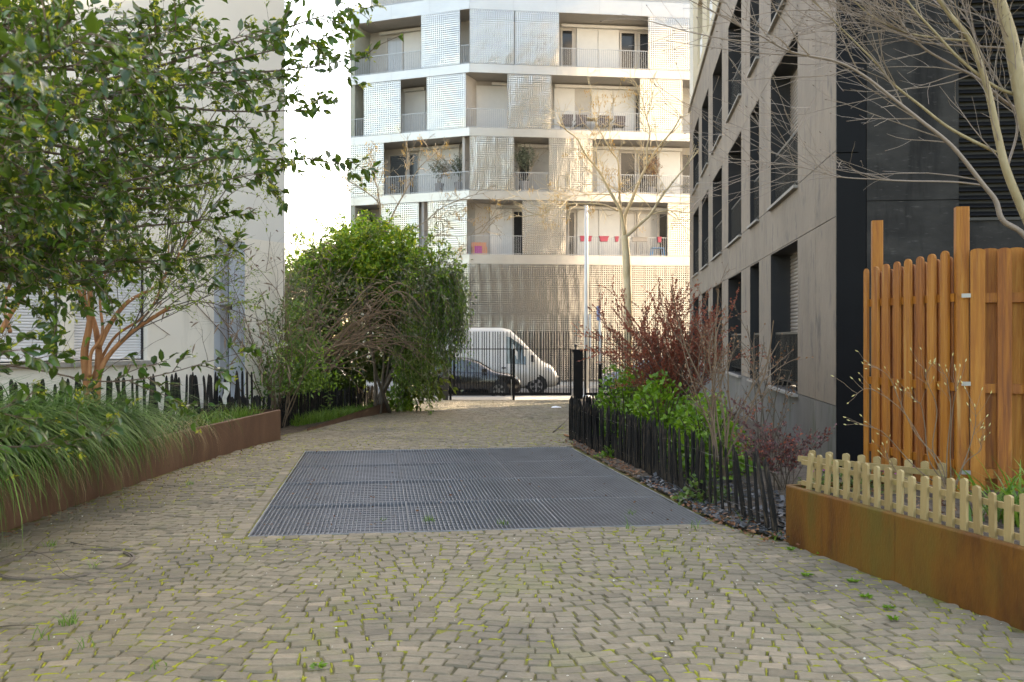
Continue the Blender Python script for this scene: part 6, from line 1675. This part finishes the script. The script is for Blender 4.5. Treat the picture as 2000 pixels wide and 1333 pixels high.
def tuft(name, label, c, n, Lr, W, mat, seed, bend=(.8, 1.8), spread=.08, cat='grass tuft', group=None, lean=.3):
    rg = np.random.default_rng(seed); m1 = MB()
    p_ = np.array(tuple(c)) + np.stack([rg.normal(0, spread, n), rg.normal(0, spread, n), np.zeros(n)], 1)
    blades(m1, p_, rg.uniform(0, 6.28, n), rg.uniform(*Lr, n), rg.uniform(W * .6, W * 1.2, n), rg.uniform(*bend, n), rg, seg=6, lean=rg.uniform(0, lean * 2, n))
    o = m1.build(name, mat, smooth=True); o.parent = None
    return tag(o, label, cat, group)
c = P(1985, 1008, 6.2); c.z = .41
tuft('daylily_clump', 'clump of broad green strap leaves behind the picket fence', c, 120, (.28, .62), .011, 'grass_fresh', 95, spread=.12, cat='plant')
tuft('daylily_clump', 'clump of bright strap leaves at the base of the yellow bush', V((790 - CX) / F * 25, 25, gz(25)), 60, (.3, .55), .02, 'grass_fresh', 96, spread=.1, cat='plant')
for k, (px, py, nb_, L_, lb) in enumerate([(135, 1222, 26, (.05, .16), 'grass tuft in the cobbles below the manhole ring'), (82, 1250, 8, (.05, .13), 'small grass tuft at lower left of the cobbles'), (168, 1268, 6, (.06, .14), 'thin upright grass sprig in the lower cobbles'), (308, 1308, 14, (.03, .08), 'tiny green weed at the bottom cobbles'),
                                          (180, 1110, 8, (.06, .14), 'grass sprig at the edge of the manhole ring'), (1225, 1035, 10, (.06, .16), 'grass sprig at the grating corner'), (1360, 1035, 9, (.08, .2), 'pale grass sprig on the slate strip'), (1450, 1030, 10, (.08, .22), 'grass sprig below the leaning palings'),
                                          (836, 1018, 30, (.03, .09), 'green grass tuft growing through the grating'), (985, 1024, 14, (.03, .08), 'small weed at the near grating edge'), (745, 1017, 10, (.03, .07), 'faint weed in the grating left half'), (100, 1068, 18, (.04, .1), 'weed beside the brown planter wall'),
                                          (1520, 1055, 14, (.05, .13), 'weed at the planter corner below the slate'), (370, 947, 14, (.04, .09), 'weed on the cobbles near the planter'), (1232, 1005, 16, (.03, .09), 'weed on the right grating edge')]):
    tuft('grass_tuft', lb, G(px, py), nb_, L_, .003, 'grass_fresh', 200 + k, spread=.025, group='weeds in the paving')
for k, (px, py, lb) in enumerate([(1608, 1083, 'leafy weed at the foot of the orange planter'), (1575, 1126, 'flat rosette weed in the cobbles right of centre'), (1545, 1076, 'grey green rosette weed by the planter corner'), (1665, 1138, 'pale rosette weed on the right cobbles'), (1735, 1190, 'small green weed on the lower right cobbles'), (1745, 1212, 'tiny bright weed on the lower right cobbles'), (620, 1305, 'small rosette weed at the bottom cobbles'), (1690, 1168, 'small weed among right cobbles')]):
    rgk = np.random.default_rng(300 + k); m1 = MB(); nL = 26; a = rgk.uniform(0, 6.28, nL); q = np.array(tuple(G(px, py)))[None] + np.stack([np.cos(a), np.sin(a), np.zeros(nL)], 1) * rgk.uniform(0, .02, (nL, 1)); leaves(m1, q + [0, 0, .006], np.stack([np.cos(a), np.sin(a), rgk.uniform(.1, .7, nL)], 1), rgk.uniform(.02, .045, nL), .008, rgk, True)
    o = m1.build('rosette_weed', 'leaf_fresh'); tag(o, lb, 'weed', 'weeds in the paving')
# flowers and low cover in the right planter
mound('flowering_cover', 'low green cover with purple flowers behind the pickets', 'plant', V(2.75, 7.6, .41), .45, .35, .17, 900, .03, .01, 'leaf_mid', 97, lite=True, ns=4)
m1 = MB(); rgk = np.random.default_rng(98); q = np.stack([2.75 + rgk.normal(0, .28, 26), 7.5 + rgk.normal(0, .2, 26), .53 + rgk.uniform(0, .07, 26)], 1); q = np.repeat(q, 5, axis=0); leaves(m1, q, rgk.normal(0, 1, (len(q), 3)), .018, .008, rgk, True)
o = m1.build('flower_heads', 'flower_purple', kind='stuff'); tag(o, 'purple blossoms scattered over the low planter cover', 'flowers')
# slate chips, dead leaves
rg = np.random.default_rng(99)
m1 = MB(); cnt = 0
while cnt < 2000:
    y = rg.uniform(7.5, 10.8); x = float(Rx(y)) + .03 + rg.random() ** 2.2 * .9
    z = gz(y) + .02 + .16 * min(1, max(0, (x - float(Rx(y))) / 1.6)) + rg.uniform(0, .012)
    s = rg.uniform(.008, .026); a = rg.random() * 6.28; tx, ty = rg.normal(0, .3, 2)
    e1 = V(math.cos(a), math.sin(a), tx) * s; e2_ = V(-math.sin(a), math.cos(a), ty) * s * rg.uniform(.5, .9)
    m1.obox(V(x, y, z), e1 * 2, e2_ * 2, V(0, 0, .004), rg.random()); cnt += 1
o = m1.build('slate_chips', 'slate_chip', kind='stuff'); tag(o, 'blue grey slate chips along the edge of the bed', 'slate chips')
m1 = MB(); n = 900; tt = rg.random(n); fp = np.array([list(G(1112, 866)), list(G(1220, 918)), list(G(1380, 1000)), list(G(1525, 1062))]); xs = np.interp(tt, [0, .33, .7, 1], fp[:, 0]) + rg.normal(.02, .13, n); ys = np.interp(tt, [0, .33, .7, 1], fp[:, 1]) + rg.normal(0, .1, n)
kk = ~in_grate(xs, ys, -.04); xs, ys = xs[kk], ys[kk]; n = len(xs)
leaves(m1, np.stack([xs, ys, np.full(n, .03) + rg.random(n) * .02], 1), np.stack([rg.normal(0, 1, n), rg.normal(0, 1, n), rg.normal(0, .15, n)], 1), rg.uniform(.02, .06, n), rg.uniform(.008, .02, n), rg, True)
n = 260; a_ = rg.random((n, 2)); q = np.array([tuple(PR0 + pe * (.1 + 2.6 * u_) + pn * (.2 + 1.3 * v_) + V(0, 0, .43)) for u_, v_ in a_]); leaves(m1, q, rg.normal(0, 1, (n, 3)) * [1, 1, .2], .05, .016, rg, True)
n = 160; uv = rg.random((n, 2)); q = np.array([tuple(GC[0] + ga * u_ + gb * v_ + gh * u_ * v_ + V(0, 0, .005)) for u_, v_ in uv]); leaves(m1, q, rg.normal(0, 1, (n, 3)) * [1, 1, .1], rg.uniform(.015, .04, n), rg.uniform(.005, .012, n), rg, True)
n = 260; ys = rg.uniform(6.0, 14.5, n); xs = np.array([float(Lx(y)) for y in ys]) + .04 + np.abs(rg.normal(0, .12, n)); leaves(m1, np.stack([xs, ys, np.full(n, .006)], 1), rg.normal(0, 1, (n, 3)) * [1, 1, .15], rg.uniform(.015, .05, n), rg.uniform(.004, .012, n), rg, True)
o = m1.build('fallen_leaves', 'dead_leaf', kind='stuff'); tag(o, 'brown fallen leaves along the foot of the fence and planter', 'fallen leaves')
# manhole ring, twigs, stick, paper, litter
c = G(128, 1100); t = thing('manhole_cover', 'round iron manhole rim filled with cobbles near the planter', 'manhole', c)
def annulus(m1, c, r0, r1, z0, z1, n=48):
    m1.lathe(c, [(r0, z0), (r0, z1), (r1, z1), (r1, z0)], n)
m1 = MB(); an = np.linspace(0, 2 * np.pi, 49)
for (ra, rb2, nm, zz) in ((.447, .463, 'outer_ring', .004), (.428, .435, 'inner_ring', .003)):
    m1 = MB(); vv = []
    for a in an[:-1]:
        for r_, z_ in ((ra, -.02), (ra, zz), (rb2, zz), (rb2, -.02)): vv.append((c.x + r_ * math.cos(a), c.y + r_ * math.sin(a), z_))
    m1.add(vv, np.array([(i * 4 + j, i * 4 + j + 1, ((i + 1) % 48) * 4 + j + 1, ((i + 1) % 48) * 4 + j) for i in range(48) for j in range(3)])); m1.build(nm, 'iron', t)
def stick(label, lst, r, mat, zo=.01, name='fallen_twig'):
    sp = spline([G(x, y) + V(0, 0, zo + dz) for x, y, dz in lst], 6); m1 = MB(); m1.tube(sp, np.linspace(r, r * .4, len(sp)), 5)
    o = m1.build(name, mat, smooth=True); return tag(o, label, 'twig', 'fallen twigs')
stick('long forked dry twig lying across the manhole ring', [(0, 1102, .03), (55, 1085, .02), (100, 1100, .02), (130, 1130, .01), (190, 1143, .0), (250, 1135, .01)], .003, 'bark_dark')
stick('thin curved twig reaching up from the manhole', [(50, 1088, .0), (90, 1060, .03), (120, 1045, .03), (160, 1036, .01)], .0025, 'bark_dark')
stick('short twig on the cobbles at left edge', [(0, 1228, 0), (40, 1232, .02), (75, 1226, 0)], .004, 'bark_dark')
stick('small twig on the cobbles below the grass', [(138, 1062, 0), (170, 1072, .015), (195, 1068, 0)], .004, 'bark_dark')
stick('reddish brown curved stick along the far end of the paling fence', [(1103, 853, .02), (1125, 862, .03), (1150, 878, .03), (1190, 898, .02), (1215, 905, .02)], .017, 'bark_orange', name='fallen_branch')
stick('thin dark branch at the fence corner', [(1080, 846, .0), (1100, 835, .06), (1113, 826, .12)], .012, 'bark_dark', name='fallen_branch')
c = G(1086, 797); m1 = MB(); m1.add([(c.x - .14, c.y - .15, c.z + .012), (c.x + .13, c.y - .12, c.z + .02), (c.x + .15, c.y + .14, c.z + .012), (c.x - .1, c.y + .16, c.z + .025), (c.x, c.y, c.z + .05)], [(0, 1, 4), (1, 2, 4), (2, 3, 4), (3, 0, 4)]); o = m1.build('paper_scrap', 'paper'); tag(o, 'crumpled white paper on the far cobbles', 'paper')
m1 = MB(); n = 420; ys = 4.3 + 9 * rg.random(n) ** 1.5; xs = np.array([rg.uniform(float(Lx(y)), float(Rx(y))) for y in ys]); kk = ~in_grate(xs, ys, .05); xs, ys = xs[kk], ys[kk]
leaves(m1, np.stack([xs, ys, np.full(len(xs), .006)], 1), rg.normal(0, 1, (len(xs), 3)) * [1, 1, .1], rg.uniform(.006, .02, len(xs)), rg.uniform(.003, .006, len(xs)), rg, True); o = m1.build('petals', 'blossom', kind='stuff'); tag(o, 'tiny pale petals scattered over the cobbles', 'petals')
